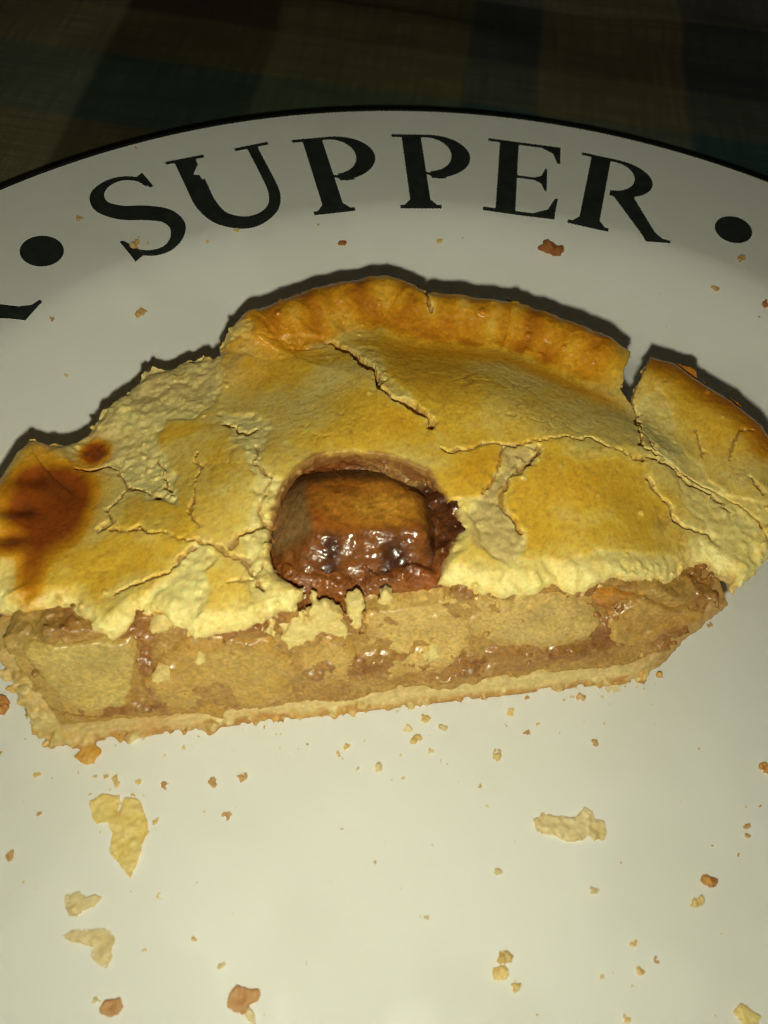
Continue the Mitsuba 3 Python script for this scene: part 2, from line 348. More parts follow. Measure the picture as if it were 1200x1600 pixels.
GOLD = [
    (-15.6, 47.4, 10.2, 5.3, 0.9),
    (-3.5, 30.6, 6.1, 6.7, 0.7),
    (6.6, 34.9, 5.2, 10.5, 0.85),
    (12.7, 37.8, 6.8, 14.0, 0.8),
    (17.9, 49.0, 19.6, 3.6, 1.2),
    (37.9, 42.6, 10.4, 3.2, 0.9),
    (20.9, 14.2, 10.2, 7.5, 0.8),
    (34.0, 11.6, 11.4, 7.2, 0.6),
    (-40.8, 7.3, 9.4, 5.8, 0.9),
    (-36.1, 15.8, 5.9, 4.7, 0.6),
    (-33.1, 33.4, 5.0, 2.4, 1.2),
    (-26.9, 27.4, 6.3, 9.2, 0.5),
    (11.9, 16.8, 4.5, 3.7, 0.7),
    (-10.3, 24.6, 7.9, 4.7, 0.4),
    (4.2, 27.5, 5.1, 4.1, 0.6),
    (56.5, 30.6, 7.3, 6.5, 0.6),
    (21.6, 4.9, 11.4, 3.4, 0.4),
    (-16.3, 52.2, 9.2, 1.9, 0.9),
    (-26.7, 1.7, 3.5, 2.5, 0.25),
    (45.8, 10.9, 7.0, 3.6, 0.4),
]
BROWN = [
    (-50.9, 19.0, 5.9, 9.5, 1),
    (-53.6, 25.5, 2.6, 2.1, 0.9),
    (-54.8, 18.8, 1.9, 2.3, 0.9),
    (-55.9, 12.1, 2.0, 2.1, 0.9),
    (-52.0, 7.3, 1.9, 4.9, 0.8),
    (-48.7, 24.3, 3.8, 4.0, 0.7),
    (-45.7, 32.2, 2.2, 2.6, 1),
    (-56.6, 22.7, 3.6, 5.2, 0.45),
    (-53.7, 31.5, 3.2, 3.3, 0.25),
]
HOLE = [[-14.6, -0.8], [-16.7, 0.7], [-18.6, 3.0], [-19.0, 6.6], [-18.7, 10.4], [-17.7, 14.2], [-15.7, 18.0], [-11.5, 21.7], [-4.7, 21.9], [1.0, 20.2], [5.5, 17.4], [6.9, 13.7], [8.5, 9.5], [8.4, 7.3], [6.5, 4.2], [5.3, 2.7], [4.3, -0.4]]
GAP = [[50.3, 47.9], [54.3, 46.4], [49.0, 38.6], [45.5, 34.3], [44.5, 37.4], [46.2, 40.7]]
FRONT = [[-60.8, 4.1], [-55.7, 2.4], [-50.5, 1.7], [-46.5, 2.0], [-45.0, -0.5], [-42.8, -2.8], [-41.1, -3.5], [-39.1, -2.3], [-37.8, -0.8], [-34.8, -1.2], [-33.5, -3.4], [-30.2, -4.7], [-26.1, -4.5], [-22.7, -4.5], [-18.3, -2.6], [-16.1, -1.8], [-14.6, -0.5]]
FRONTR = [[3.6, -1.3], [4.3, -0.4], [6.9, -1.1], [10.3, -2.5], [18.5, -3.5], [20.8, -1.8], [23.7, -3.4], [27.3, -2.9], [34.0, -1.9], [40.2, -1.3], [44.5, 0.7], [47.4, 2.4], [49.1, 1.8], [50.6, -0.3], [52.2, -2.9], [56.5, 0.3], [63.0, 5.3]]
CHUNKS = {
    'A': [[-52.8, 24.7], [-50.2, 25.4], [-45.8, 23.0], [-40.4, 22.4], [-39.1, 19.8], [-39.9, 14.7], [-41.4, 11.2], [-47.3, 10.3], [-49.7, 11.2], [-51.3, 14.1], [-52.7, 19.3]],
    'B': [[-34.2, 18.2], [-28.4, 19.1], [-20.5, 17.7], [-17.9, 14.2], [-17.7, 9.8], [-20.2, 8.1], [-27.7, 8.0], [-35.8, 9.4], [-37.6, 12.3], [-36.2, 15.9]],
    'Cc': [[-15.9, 17.2], [-11.3, 17.7], [-8.6, 15.3], [-9.1, 11.0], [-13.4, 9.8], [-16.7, 11.9]],
    'D1': [[-5.7, 21.2], [-0.2, 23.6], [7.3, 22.9], [9.4, 19.1], [9.2, 14.3], [5.0, 11.5], [-2.9, 11.3], [-6.2, 15.5]],
    'D': [[9.7, 22.1], [14.9, 22.9], [22.6, 22.7], [27.3, 21.1], [28.3, 17.6], [27.2, 15.0], [20.7, 14.1], [13.7, 14.3], [10.0, 16.9]],
    'E': [[27.4, 23.4], [32.4, 23.5], [37.5, 23.0], [34.9, 20.7], [29.9, 17.5], [27.9, 20.3]],
    'Fq': [[30.6, 16.3], [35.9, 20.6], [40.5, 22.9], [44.2, 22.4], [47.0, 21.6], [47.2, 18.4], [45.2, 15.9], [40.4, 13.6], [34.9, 12.0], [32.6, 13.3]],
    'G': [[0.1, 10.4], [7.8, 12.8], [15.8, 12.4], [22.0, 11.7], [21.2, 10.1], [10.1, 9.2], [3.1, 8.9]],
}

PIE_AT, PIE_D = np.array([-16.0, 10.0]), np.array([.96570, .25961])
PIE_N = np.array([-PIE_D[1], PIE_D[0]])
PALE_C, GOLD_C, DEEP_C, ORANGE_C, RED_C, DARK_C = (.90, .72, .27), (.90, .545, .058), (.78, .385, .020), (.62, .24, .012), (.31, .068, .008), (.07, .02, .006)


def pie_xyz(v):
    return np.c_[PIE_AT + v[:, :1] * PIE_D + v[:, 1:2] * PIE_N, v[:, 2:3]] / 1e3


def add_part(key, v, f, color, gloss, bsdf, label=None, grain=None):
    """grain: (height in mm, tone) of the finest roughness, vertex by vertex"""
    rng = np.random.default_rng(len(v))
    g = rng.normal(size=len(v))
    up, tone = grain or ((.042, .12) if bsdf == 'wet_fruit' else (.016, .065))
    v = v + meshkit.arrays((v, f), True)[2] * np.clip(g, -2, 2)[:, None] * up
    color = color * (1 + np.clip(rng.normal(size=len(v)) + .5 * g, -2, 2) * tone)[:, None]
    return put(key, mikit.ply((pie_xyz(v), f), bsdf, smooth=True, uv=np.c_[np.clip(gloss, 0, 1), np.zeros(len(v))], color=np.clip(color, 0.003, 0.9)), label)


def near(lines, u, v):
    """distance to the nearest of some open lines, and which"""
    best, which = np.full(u.shape, 1e3), np.zeros(u.shape, int)
    for i, l in enumerate(lines):
        d, _ = cKDTree(dense(l, 0.2)).query(np.stack([u, v], -1), distance_upper_bound=8)
        m = d < best
        best[m], which[m] = d[m], i
    return best, which


def crumb_bumps(u, v, spacing, seed):
    """height of a layer of round crumbs of mixed size, in units of the spacing"""
    rng = np.random.default_rng(seed)
    lo, hi = np.array([u.min() - 3, v.min() - 3]), np.array([u.max() + 3, v.max() + 3])
    pts = lo + rng.random((int(np.prod(hi - lo) / spacing ** 2), 2)) * (hi - lo)
    rad = spacing * (.45 + .5 * rng.random(len(pts)) ** 2)
    d, i = cKDTree(pts).query(np.stack([u, v], -1), k=4)
    return np.max(np.sqrt(np.maximum(rad[i] ** 2 - d ** 2, 0)), -1) / spacing


def scatter(rng, pts, rmin, rmax, squash=.65):
    """irregular crumbs at the points: (centres, radii, 3x3 shapes)"""
    n = len(pts)
    rad = rmin + (rmax - rmin) * rng.random(n) ** 2.2
    q = np.linalg.qr(rng.normal(size=(n, 3, 3)))[0]
    return np.asarray(pts, float), rad, q * (1 / np.exp(rng.uniform(-.45, .45, (n, 1, 3)) * squash / .65)) @ q.transpose(0, 2, 1)


def add_crumbs(f, lo, h, crumbs):
    for p, rad, m in zip(*crumbs):
        a = np.maximum(np.floor((p - rad * 2 - lo) / h).astype(int), 0)
        b = np.minimum(np.ceil((p + rad * 2 - lo) / h).astype(int) + 1, f.shape)
        if np.any(b <= a):
            continue
        g = [lo[k] + h * np.arange(a[k], b[k]) - p[k] for k in range(3)]
        d = np.stack(np.meshgrid(*g, indexing='ij'), -1) @ m
        w = .18 * np.sin(d[..., 0] * 5 / rad + p[0]) * np.sin(d[..., 1] * 4 / rad + p[1]) * rad
        s = np.s_[a[0]:b[0], a[1]:b[1], a[2]:b[2]]
        f[s] = np.minimum(f[s], np.linalg.norm(d, axis=-1) - rad + w)
    return f


def crumb_tone(v, crumbs, color, tones, rng):
    """each crumb has a tone of its own"""
    d, i = cKDTree(crumbs[0]).query(v)
    t = np.asarray(tones)[rng.integers(0, len(tones), len(crumbs[0]))] * (.85 + .3 * rng.random((len(crumbs[0]), 1)))
    k = ss(1.35, 1.0, d / crumbs[1][i]) * .85
    return mixc(color, t[i], k)


CRACK_W = np.array([w for w, _ in CRACKS])
CRACK_L = [l for _, l in CRACKS]
LID_POLY = np.vstack([BACK, FRONTR[::-1], [(3, -2.0), (-14, -2.0)], FRONT[::-1], [(-64, 9)]])
HOLE_POLY = np.vstack([HOLE, [(3.6, -7), (-14.2, -7)]])
RIGHT_POLY = np.array([(50.5, 60), (50.5, 48.1), (47.8, 42), (45.2, 35), (46, 32.1), (43.6, 25.7), (42, 21.1), (44.1, 19.9), (47, 18.5), (50.6, 16.6), (53.5, 14.2), (56.5, 10.7), (58.5, 7), (59, -4), (90, -8), (90, 60)])


def lid_fields(u, v):
    """plan fields of the lid: (height, paleness 0..1, edge distance, crack closeness, rim distance, rim strength)"""
    z = lid_smooth(u, v)
    e, i = BACK_TREE.query(np.stack([u, v], -1))
    arc = BACK_D[i]
    s = np.r_[0, np.cumsum(np.linalg.norm(np.diff(BACK_D, axis=0), axis=1))][i]
    wob = noise2(u, v, 3.0, 1, 3)
    du, dv = u + .8 * noise2(u, v, 2.2, 21, 3), v + .8 * noise2(u, v, 2.2, 22, 3)
    pale = np.zeros(u.shape)
    for k, poly in enumerate(PALE):
        sd = sd_poly(poly, du, dv) + 2.2 * noise2(u, v, 4.5, 30 + k, 3)
        pale = np.maximum(pale, ss(.45, -.45, sd) * (.65 if k in (4, 5, 9, 10) else .45 if k == 6 else 1))
    cd, cw = near(CRACK_L, u + 1.0 * noise2(u, v, 2.0, 23, 5) + .35 * noise2(u, v, .7, 74, 2), v + 1.0 * noise2(u, v, 2.0, 24, 5) + .35 * noise2(u, v, .7, 75, 2))
    w = .60 * CRACK_W[cw] * (.45 + .75 * meshkit.noise(np.stack([u * .4, v * .4, u * 0], -1), 25))
    crack = ss(w * .85, w * .42, cd)
    # a web of hair cracks where the surface is dry
    close = np.exp(-(cd / (w + .7)) ** 2) * (.12 + .55 * (CRACK_W[cw] > .65)) * (.5 + .9 * meshkit.noise(np.stack([u * .25, v * .25, u * 0], -1), 26))
    cells = np.random.default_rng(12).random((900, 2)) * [135, 80] + [-65, -8]
    dd, _ = cKDTree(cells).query(np.stack([du + .5 * wob, dv], -1), k=2)
    hair = np.exp(-((dd[..., 1] - dd[..., 0]) / .16) ** 2) * ss(.22, .55, noise2(u, v, 10, 27, 2)) * (1 - pale) * (.4 + .6 * (noise2(u, v, 2.0, 49, 2) > 0))
    rim = ss(-27, -22, arc[..., 0]) * ss(51, 46, arc[..., 0]) * ss(14.5, 11.5, e + .6 * wob)
    left = ss(-50, -54, u) * ss(3, 9, v)
    front = sd_poly(LID_POLY, u, v)
    hole = sd_poly(HOLE_POLY, u, v)
    torn = np.clip(-front, 0, 9)
    torn = np.where(v < 12, np.minimum(torn, np.clip(hole, 0, 9)), 9)
    rough = np.clip(pale * .9 + close * .8 + ss(2.2, .3, torn) * .8 + rim * .5, 0, 1)
    browned = ss(1.3, .6, ((u + 50.5) / 8.5) ** 2 + ((v - 18) / 11) ** 2)
    rough = np.maximum(rough, .30 * ss(-.1, .5, noise2(u, v, 7, 79, 3)))
    rough *= 1 - .75 * browned
    z = z + .32 * noise2(u, v, 10, 2, 2) + .045 * noise2(u, v, 1.0, 3, 3)
    z += rough * (.30 * noise2(u, v, 2.6, 4, 4) + .20 * (crumb_bumps(u, v, 1.6, 5) - .5) + .20 * (crumb_bumps(u, v, .8, 6) - .5) + .22 * noise2(u, v, .8, 48, 2))
    z += (1 - rough) * (.03 * noise2(u, v, .55, 7, 2) + .16 * noise2(u, v, 5.0, 78, 3)) - .25 * np.clip(noise2(u, v, 1.1, 70, 2) - .45, 0, 1) * (1 - browned)
    z -= .38 * pale + .20 * hair
    z += .025 * noise2(u, v, .42, 28, 1)
    z -= crack * np.where(CRACK_W[cw] > 1.5, 3.2, np.where(CRACK_W[cw] > .75, 1.15, .65)) * (.5 + meshkit.noise(np.stack([u * .3, v * .3, u * 0], -1), 29))
    z += rim * ss(.5, 3, e) * .20 * np.sin(s * 2 * np.pi / 6.2 + 1.4 * wob)
    z += left * (.8 * np.exp(-((u + 57) / 4.2) ** 2 - ((v - 16.6) / 2.4) ** 2) + .7 * np.exp(-((u + 57) / 4.2) ** 2 - ((v - 22.5) / 2.2) ** 2) + .6 * np.exp(-((u + 57) / 4.2) ** 2 - ((v - 10.5) / 2.6) ** 2)
                 - .9 * np.exp(-((u + 53.6) / 2) ** 2 - ((v - 25.4) / 1.6) ** 2) - .8 * np.exp(-((u + 55.5) / 2.4) ** 2 - ((v - 19.4) / 1.3) ** 2) - .8 * np.exp(-((u + 57) / 2.4) ** 2 - ((v - 13.6) / 1.2) ** 2))
    # torn edges roll down and fray
    z -= 1.5 * np.clip(1 - torn / 2.6, 0, 1) ** 2 - ss(3.5, .5, torn) * (.9 * noise2(u, v, 2.6, 76, 4) + .3 * noise2(u, v, .9, 77, 2))
    # the collapsed, crumbled stretch of the edge at the back left
    gone = ss(-54, -48, arc[..., 0]) * ss(-23, -27, arc[..., 0]) * ss(14, 2, e)
    z += gone * (-1.2 + 1.5 * noise2(u, v, 5.0, 8, 3) + .4 * (crumb_bumps(u, v, 2.6, 9) - .5))
    return z, pale, front, hole, close, np.maximum(crack, .6 * hair), e, rim, arc, s, rough


def lid_color(u, v, zz):
    z, pale, front, hole, close, crack, e, rim, arc, s, rough = lid_fields(u, v)
    gold = .57 + .48 * noise2(u, v, 11, 11, 4)
    for a, b, ru, rv, k in GOLD:
        gold = gold + k * .95 * np.exp(-(((u - a) / ru) ** 2 + ((v - b) / rv) ** 2) ** 1.1) * (.85 + .45 * noise2(u, v, 4.0, 12, 4))
    torn = np.where(v < 12, np.minimum(-front, np.where(hole > 0, hole, 0)), 9)
    right = ss(47, 52, u) * ss(16, 22, v)
    gold = gold * (1 - .9 * pale) * (1 - .7 * close) * ss(-.6, 3.4, torn + 1.5 * noise2(u, v, 2.5, 13, 3))
    gold = gold + .26 * noise2(u, v, 1.6, 14, 4) + .22 * noise2(u, v, 4.5, 73, 4)
    c = mixc(mixc(PALE_C, GOLD_C, np.clip(gold, 0, 1)), DEEP_C, np.clip((gold - .85) * .9, 0, .9))
    dough = ss(.6, -.6, sd_poly(PALE[2], u, v) + 1.6 * noise2(u, v, 3.0, 71, 4))
    c = mixc(c, (.60, .43, .16), dough * .8)
    # browned crimp
    rb = rim * (.98 + .7 * noise2(u, v, 4.5, 15, 4) + .13 * np.sin(s * 2 * np.pi / 6.2 + 1.4 * noise2(u, v, 3.0, 1, 3) + 2.6) - .35 * rough) * ss(-32, -14, u)
    rb = np.maximum(rb, right * ss(11, 2, e + 2.0 * noise2(u, v, 5, 16, 3)) * 1.15)
    rb = np.maximum(rb, .30 * right * ss(19, 8, e) * (.8 + noise2(u, v, 6, 17, 3)))
    gut = np.exp(-((e - 15.5) / 2.6) ** 2) * ss(2, 10, u) * ss(48, 40, u)
    rb = np.maximum(rb, .55 * gut)
    rb = rb * (1 - .55 * close)
    c = mixc(c, DEEP_C, np.clip(rb * 1.5, 0, 1))
    c = mixc(c, ORANGE_C, np.clip((rb - .38) * 1.7, 0, 1))
    c = mixc(c, RED_C, np.clip((rb - .85) * 1.3, 0, .75))
    gone = ss(-56, -48, arc[..., 0]) * ss(-23, -27, arc[..., 0]) * ss(15, 6, e)
    c = mixc(c, (.62, .45, .18), gone * np.clip(.5 + .9 * noise2(u, v, 3.5, 50, 3), 0, .85))
    br = np.zeros(u.shape)
    for k, (a, b, ru, rv, w) in enumerate(BROWN):
        ru, rv = (ru * .9, rv * .9) if k == 0 else (ru, rv)
        dark = .55 if 1 <= k <= 3 else .25 if k == 0 else 0
        g = np.exp(-(((u - a) / ru) ** 2 + ((v - b) / rv) ** 2) ** (1.6 if k in (0, 6) else 1.2))
        br = br + g * w * (1.4 + .25 * noise2(u, v, 4, 18, 3)) * (1.0 if k in (0, 6) else .7)
    c = mixc(c, DEEP_C, np.clip(br * 3.2, 0, 1))
    c = mixc(c, ORANGE_C, np.clip((br - .2) * 3.0, 0, 1))
    c = mixc(c, RED_C, np.clip((br - .5) * 1.9, 0, 1))
    c = mixc(c, DARK_C, np.clip((br - 1.3) * 1.0, 0, .8))
    # juice round the steam hole, bare dough below the skin and in cracks
    c = mixc(c, (.30, .125, .035), ss(.9, 0, hole + .6 * noise2(u, v, 1.6, 19, 3)) * (hole > -1.5) * ss(-3, 3, v) * .85)
    depth = z - zz
    c = mixc(c, (.64, .45, .17), ss(.6, 2.0, depth))
    c = mixc(c, (.27, .11, .03), ss(.5, 1.4, depth) * ss(2.0, .8, hole) * ss(-1, 4, v))
    c = mixc(c, (.34, .19, .055), np.clip(crack * .8, 0, 1))
    c = mixc(c, (.55, .30, .05), np.clip(2.2 * noise2(u, v, .8, 46, 2) - .75, 0, .35) * (1 - pale) * (1 - np.clip(2 * br + rb, 0, 1)))
    bump = .80 + .40 * meshkit.fbm(np.stack([u / .6, v / .6, zz / .6], -1), 2, 20)
    gloss = np.clip(.25 + .75 * np.clip(br, 0, 1) + .5 * np.clip(rb, 0, 1) + .2 * np.clip(gold, 0, 1) - .25 * pale, 0, 1)
    return c * bump[..., None], gloss


def lid_part(which, lo, hi, h):
    u, v, z = grid(lo, hi, h)
    u2, v2 = u[:, :, 0], v[:, :, 0]
    zt, pale, front, hole, close, crack, e, rim, arc, s, rough = lid_fields(u2, v2)
    fray = 1.5 * noise2(u2, v2, 3.6, 40, 5) + .45 * (crumb_bumps(u2, v2, 1.3, 41) - .5)
    plan = np.maximum(front + fray * ss(6, 0, np.abs(front)), -(hole + .5 * fray))
    plan = np.maximum(plan, -(sd_poly(GAP, u2, v2) + .4 * fray))
    seam = sd_poly(RIGHT_POLY, u2 + .4 * noise2(u2, v2, 1.6, 42, 3), v2 + .4 * noise2(u2, v2, 1.6, 43, 3))
    if which == 'right':
        plan = np.maximum(plan, seam + .1)
    else:
        plan = np.maximum(plan, -seam + .1)
    thick = np.where(e < 13, 4.6, 3.6)
    f = np.maximum(np.maximum(z - zt[:, :, None], lid_smooth(u2, v2)[:, :, None] - thick[:, :, None] - z), np.broadcast_to(plan[:, :, None], z.shape)).copy()
    f = banded(f, 1.3, lambda m: .30 * noise3(u[m], v[m], z[m], 1.1, 45, 2) * np.clip((zt[:, :, None] - z)[m] / .8, 0.12, 1))
    rng = np.random.default_rng(91 if which == 'right' else 90)
    want = (.85 * rough ** 2 * (noise2(u2, v2, 4, 47, 2) > -.05) + .012 + .35 * ss(1.2, 0, np.abs(plan))) * ss(.2, -.3, plan) * h * h * .55 * (((u2 + 50.5) / 8) ** 2 + ((v2 - 19) / 11) ** 2 > 1)
    pick = np.argwhere(rng.random(want.shape) < want)
    pts = np.c_[u2[tuple(pick.T)], v2[tuple(pick.T)], zt[tuple(pick.T)] - .14]
    edge = np.argwhere((np.abs(plan) < h * .6) & (rng.random(plan.shape) < .16))
    k = tuple(edge.T)
    pts = np.vstack([pts, np.c_[u2[k], v2[k], zt[k] - .3 - rng.random(len(edge)) * 3.0]])
    crumbs = scatter(rng, pts, .18, .62)
    f = add_crumbs(f, np.asarray(lo, float), h, crumbs)
    vs, fs = solid(f, lo, h)
    c, gloss = lid_color(*vs.T)
    t = crumb_tone(vs, crumbs, c, [PALE_C, (.80, .62, .2), (.76, .55, .14), (.70, .44, .08)], rng)
    c = mixc(t, c, np.clip(.35 + ss(.50, .30, c[:, 1]), 0, 1))  # crumbs on browned crust are browned too
    return vs, fs, c, gloss


PIE = put('pie_half', None, 'half an apple pie with cracked golden lid, cut side facing front, on the plate', 'pie')
vs, fs, c, gloss = lid_part('main', (-65, -7, 12), (60, 70, 29.5), .27)
e, i = BACK_TREE.query(vs[:, :2])
crimped = ((e < 13 + noise2(vs[:, 0], vs[:, 1], 3, 44, 3)) & (BACK_D[i][:, 0] > -25) & (BACK_D[i][:, 0] < 51))[fs].any(1)
for mask, name, text in ((~crimped, 'top_crust', 'cracked golden pastry lid, burnt dark at its left end'), (crimped, 'crimped_edge', 'orange-brown crimped pastry edge at the back')):
    used = np.unique(fs[mask])
    new = np.zeros(len(vs), int)
    new[used] = np.arange(len(used))
    add_part(PIE + '__' + name, vs[used], new[fs[mask]], c[used], gloss[used], 'pastry', text)
add_part(PIE + '__broken_crust_piece', *lid_part('right', (40, -7, 11), (71.5, 51, 27), .27), 'pastry', 'broken right-hand piece of crust with red-brown outer edge')


# the inside: a tin-shaped body cut along u
def cut_v(z):
    return -11.2 + (z - 5) * .50


def body(u, v, z, inset=0.0):
    a0, a1 = -53 - .27 * (z - 5) + inset, 38 + 1.0 * np.minimum(z - 5, 15) - inset
    back = 52 + .35 * (z - 5) - inset
    mid, half = (a0 + a1) / 2, (a1 - a0) / 2
    q = np.sqrt(((u - mid) / half) ** 2 + (np.maximum(v + 1, 0) / back) ** 2)
    return (q - 1) * np.minimum(half, back)


def face_light(u, z, seed):
    return noise3(u, z, 0 * u, 5, seed, 3)


# bottom crust
lo, h = (-62, -16, 4.4), .36
u, v, z = grid(lo, (64, 61, 23), h)
f = np.maximum(body(u, v, z), -np.maximum(body(u, v, z, 3.0), 7.7 + .7 * noise2(u, v, 9, 51, 2) - z))
f = np.maximum(f, np.maximum(5.05 - z, z - np.minimum(20.5 + 3 * ss(38, 44, u[:, :, 0]), lid_smooth(u[:, :, 0], v[:, :, 0]) - 3.4 - 1.4 * ss(0, 8, v[:, :, 0]))[:, :, None]))
lp = sd_poly(np.vstack([BACK, [(66, -30), (-66, -30)]]), u[:, :, 0], v[:, :, 0])
f = np.maximum(f, lp[:, :, None] + 2.2)
lip_out = .25 * ss(10.5, 8, z)
f = np.maximum(f, .92 * (cut_v(z) - lip_out - v))
f = banded(f, 2.2, lambda m: (.5 * noise3(u[m], v[m], z[m], 4.0, 52, 3) + .30 * noise3(u[m], v[m], z[m], 1.7, 53, 4) * ss(7.2, 5.8, z[m]) + .16 * noise3(u[m], v[m], z[m], 1.0, 60, 2)))
rng = np.random.default_rng(92)
n = 110
zr = 5.1 + 1.3 * rng.random(n) ** 1.5
pts = np.c_[rng.uniform(-54, 42, n), cut_v(zr) - .15 + rng.uniform(-.4, .4, n), zr]
big = np.c_[rng.uniform(-52, 38, 34), np.full(34, -11.0) + rng.uniform(-.7, .6, 34), rng.uniform(5.2, 5.8, 34)]
zs = rng.uniform(5.2, 19, 160)
left = np.c_[-53 - .27 * (zs - 5) + rng.uniform(-.4, 1.8, 160), cut_v(zs) + rng.uniform(-.6, 1.2, 160), zs]
left = left[zs < 18]
a, b, d = scatter(rng, np.vstack([pts, left]), .22, .75), scatter(rng, big, .4, 1.3), scatter(rng, np.c_[rng.uniform(-52, -48.5, 7), rng.uniform(-10.8, -9.6, 7), rng.uniform(5.3, 7.0, 7)], .8, 1.8)
crumbs = tuple(np.concatenate(x) for x in zip(a, b, d))
f = np.maximum(add_crumbs(f, np.array(lo, float), h, crumbs), 5.05 - z)
vs, fs = solid(f, lo, h)
uu, vv, zz = vs.T
t = ss(6.7, 5.5, zz + .9 * noise3(uu, vv, zz, 2.6, 54, 3))
side = ss(3.0, 1.2, -body(uu, vv, zz))
c = mixc((.68, .51, .21), (.52, .28, .075), np.clip(t + ss(-4, -40, uu) * (.35 + .8 * noise3(uu, vv, zz, 5, 58, 3)) + .8 * side * ss(-8, -2, vv), 0, 1))
c = mixc(c, (.45, .20, .05), np.clip(t * (.4 + 1.2 * noise3(uu, vv, zz, 4.0, 55, 3)), 0, .8))
c = mixc(c, (.66, .47, .2), .7 * ss(.1, .6, noise3(uu, vv, zz, 6, 56, 3)))
c = mixc(c, (.40, .22, .07), ss(34, 41, uu + noise3(uu, vv, zz, 3, 72, 3)) * ss(5.8, 8, zz) * .85)
c = mixc(c, (.50, .37, .13), ss(-38, -46, uu) * ss(6.2, 8, zz) * np.clip(.65 + noise3(uu, vv, zz, 3, 59, 3), 0, .9))
c = crumb_tone(vs, crumbs, c, [(.74, .6, .27), (.66, .46, .16), (.60, .36, .09), (.5, .28, .07)], rng)
add_part(PIE + '__bottom_crust', vs, fs, c * (.8 + .4 * meshkit.fbm(vs / .6, 2, 57))[:, None], .15 + 0 * uu, 'pastry', 'pale bottom crust with browned crumbly underside')

# filling: crumbly spiced mush in some places, soft apple in others
SPICE = [(-37.6, 18.0, 1.0, 6.0), (-37.8, 22.6, 2.5, 4.0), (-22.7, 22.6, 5.2, 2.5), (-7.7, 13.0, 7.7, 1.7), (7.9, 11.0, 7.1, 1.7), (23.0, 11.5, 6.3, 1.7), (32.1, 15.1, 2.3, 4.7), (43.2, 12.0, 4.4, 2.5), (26.0, 21.5, 2.4, 3.8), (47.3, 20.0, 2.9, 5.0), (-8.4, 21.5, 1.6, 3.2), (-49.8, 23.6, 4.5, 1.7), (-42.8, 10.0, 7.0, 1.1), (-28.3, 20.5, 3.5, 1.6), (11.6, 23.6, 5.8, 1.2)]


def spiced(u, v, z):
    n1, n2 = noise3(u, v, z, 6, 64, 3), noise3(u, v, z, 2.2, 65, 3)
    k = np.zeros(u.shape)
    for a_, b_, ra, rb in SPICE:
        k = np.maximum(k, ss(1.5, .5, np.hypot((u - a_) / ra, (z - b_) / rb) + .55 * n2 + .3 * n1))
    return k


lo, h = (-60, -16, 7.2), .33
u, v, z = grid(lo, (62, 32, 25.5), h)
u2, v2 = u[:, :, 0], v[:, :, 0]
ztop = lid_smooth(u2, v2) - 2.9 + .9 * noise2(u2, v2, 3.2, 80, 4)
hl = sd_poly(HOLE_POLY, u2, v2)
ztop = np.where(hl < 1.5, np.minimum(ztop, 20.0 + 2.6 * ss(-1.6, -3.8, v2)), ztop)
f = np.maximum(np.maximum(body(u, v, z, 2.4), 7.0 - z), np.maximum(z - ztop[:, :, None], v - 31))
f = np.maximum(f, .92 * (cut_v(z) + .3 - v))
def mush(m):
    k = spiced(u[m], v[m], z[m])
    return (.8 * noise3(u[m], v[m], z[m], 6, 61, 3) + (.62 + .7 * k) * noise3(u[m], v[m], z[m], 2.0, 62, 4) + (.22 + .6 * k) * noise3(u[m], v[m], z[m], .85, 63, 2) - .25 * k) * ss(26, 14, v[m])


f = banded(f, 3.0, mush)
rng = np.random.default_rng(93)
n = 520
zr = rng.uniform(8, 25, n)
pts = np.c_[rng.uniform(-55, 52, n), cut_v(zr) + .1 + rng.uniform(-.5, .5, n), zr]
inner = np.min([sd_poly(o, pts[:, 0], zr) for o in CHUNKS.values()], 0)
pts = pts[(inner > -.9 - .8 * noise2(pts[:, 0], zr, 3, 67, 2)) & (rng.random(n) < .5) | (rng.random(n) < .03 + .5 * (noise2(pts[:, 0], zr, 7, 69, 3) > .3))]
pts = pts[(pts[:, 2] < lid_smooth(pts[:, 0], pts[:, 1]) - 3.2) & (body(*pts.T, 2.6) < 0)]
inner = np.min([sd_poly(o, pts[:, 0], pts[:, 2]) for o in CHUNKS.values()], 0)
pts[:, 1] += .1 - .6 * (inner < .6)
pts[:, 1] += .12
crumbs = scatter(rng, pts, .2, .6)
f = add_crumbs(f, np.array(lo, float), h, crumbs)
vs, fs = solid(f, lo, h)
uu, vv, zz = vs.T
n1, n2 = noise3(uu, vv, zz, 6, 64, 3), noise3(uu, vv, zz, 2.2, 65, 3)
c = mixc((.52, .345, .10), (.45, .265, .07), np.clip(.5 + 1.2 * n1, 0, 1))
c = mixc(c, (.60, .44, .15), np.clip(n2 * 1.4 - .3, 0, .6))
spice = spiced(uu, vv, zz)
c = mixc(c, (.36, .165, .04), spice * np.clip(.9 + .7 * n2, 0, 1))
c = mixc(c, (.24, .095, .028), spice * np.clip(1.6 * noise3(uu, vv, zz, 1.2, 68, 3) - .1, 0, .85))
c = mixc(c, (.50, .36, .10), ss(-46, -51, uu + 2 * n1) * .7)
wet = np.exp(-((uu - 31) / 3.5) ** 2 - ((zz - 13.4) / 2.2) ** 2)
c = mixc(c, (.25, .09, .025), np.clip(wet * 1.1, 0, .8))
hd = sd_poly(HOLE_POLY, uu, vv)
c = mixc(c, (.22, .075, .025), ss(1.5, -1.5, hd) * ss(-4.0, 1.5, vv + .9 * n2) * .92)
keep = vv < 3
c = mixc(c, (.30, .135, .035), np.clip(1.5 * noise3(uu, vv, zz, 1.6, 83, 3) - .35, 0, .7))
c = c * np.array([.84, .75, .66])
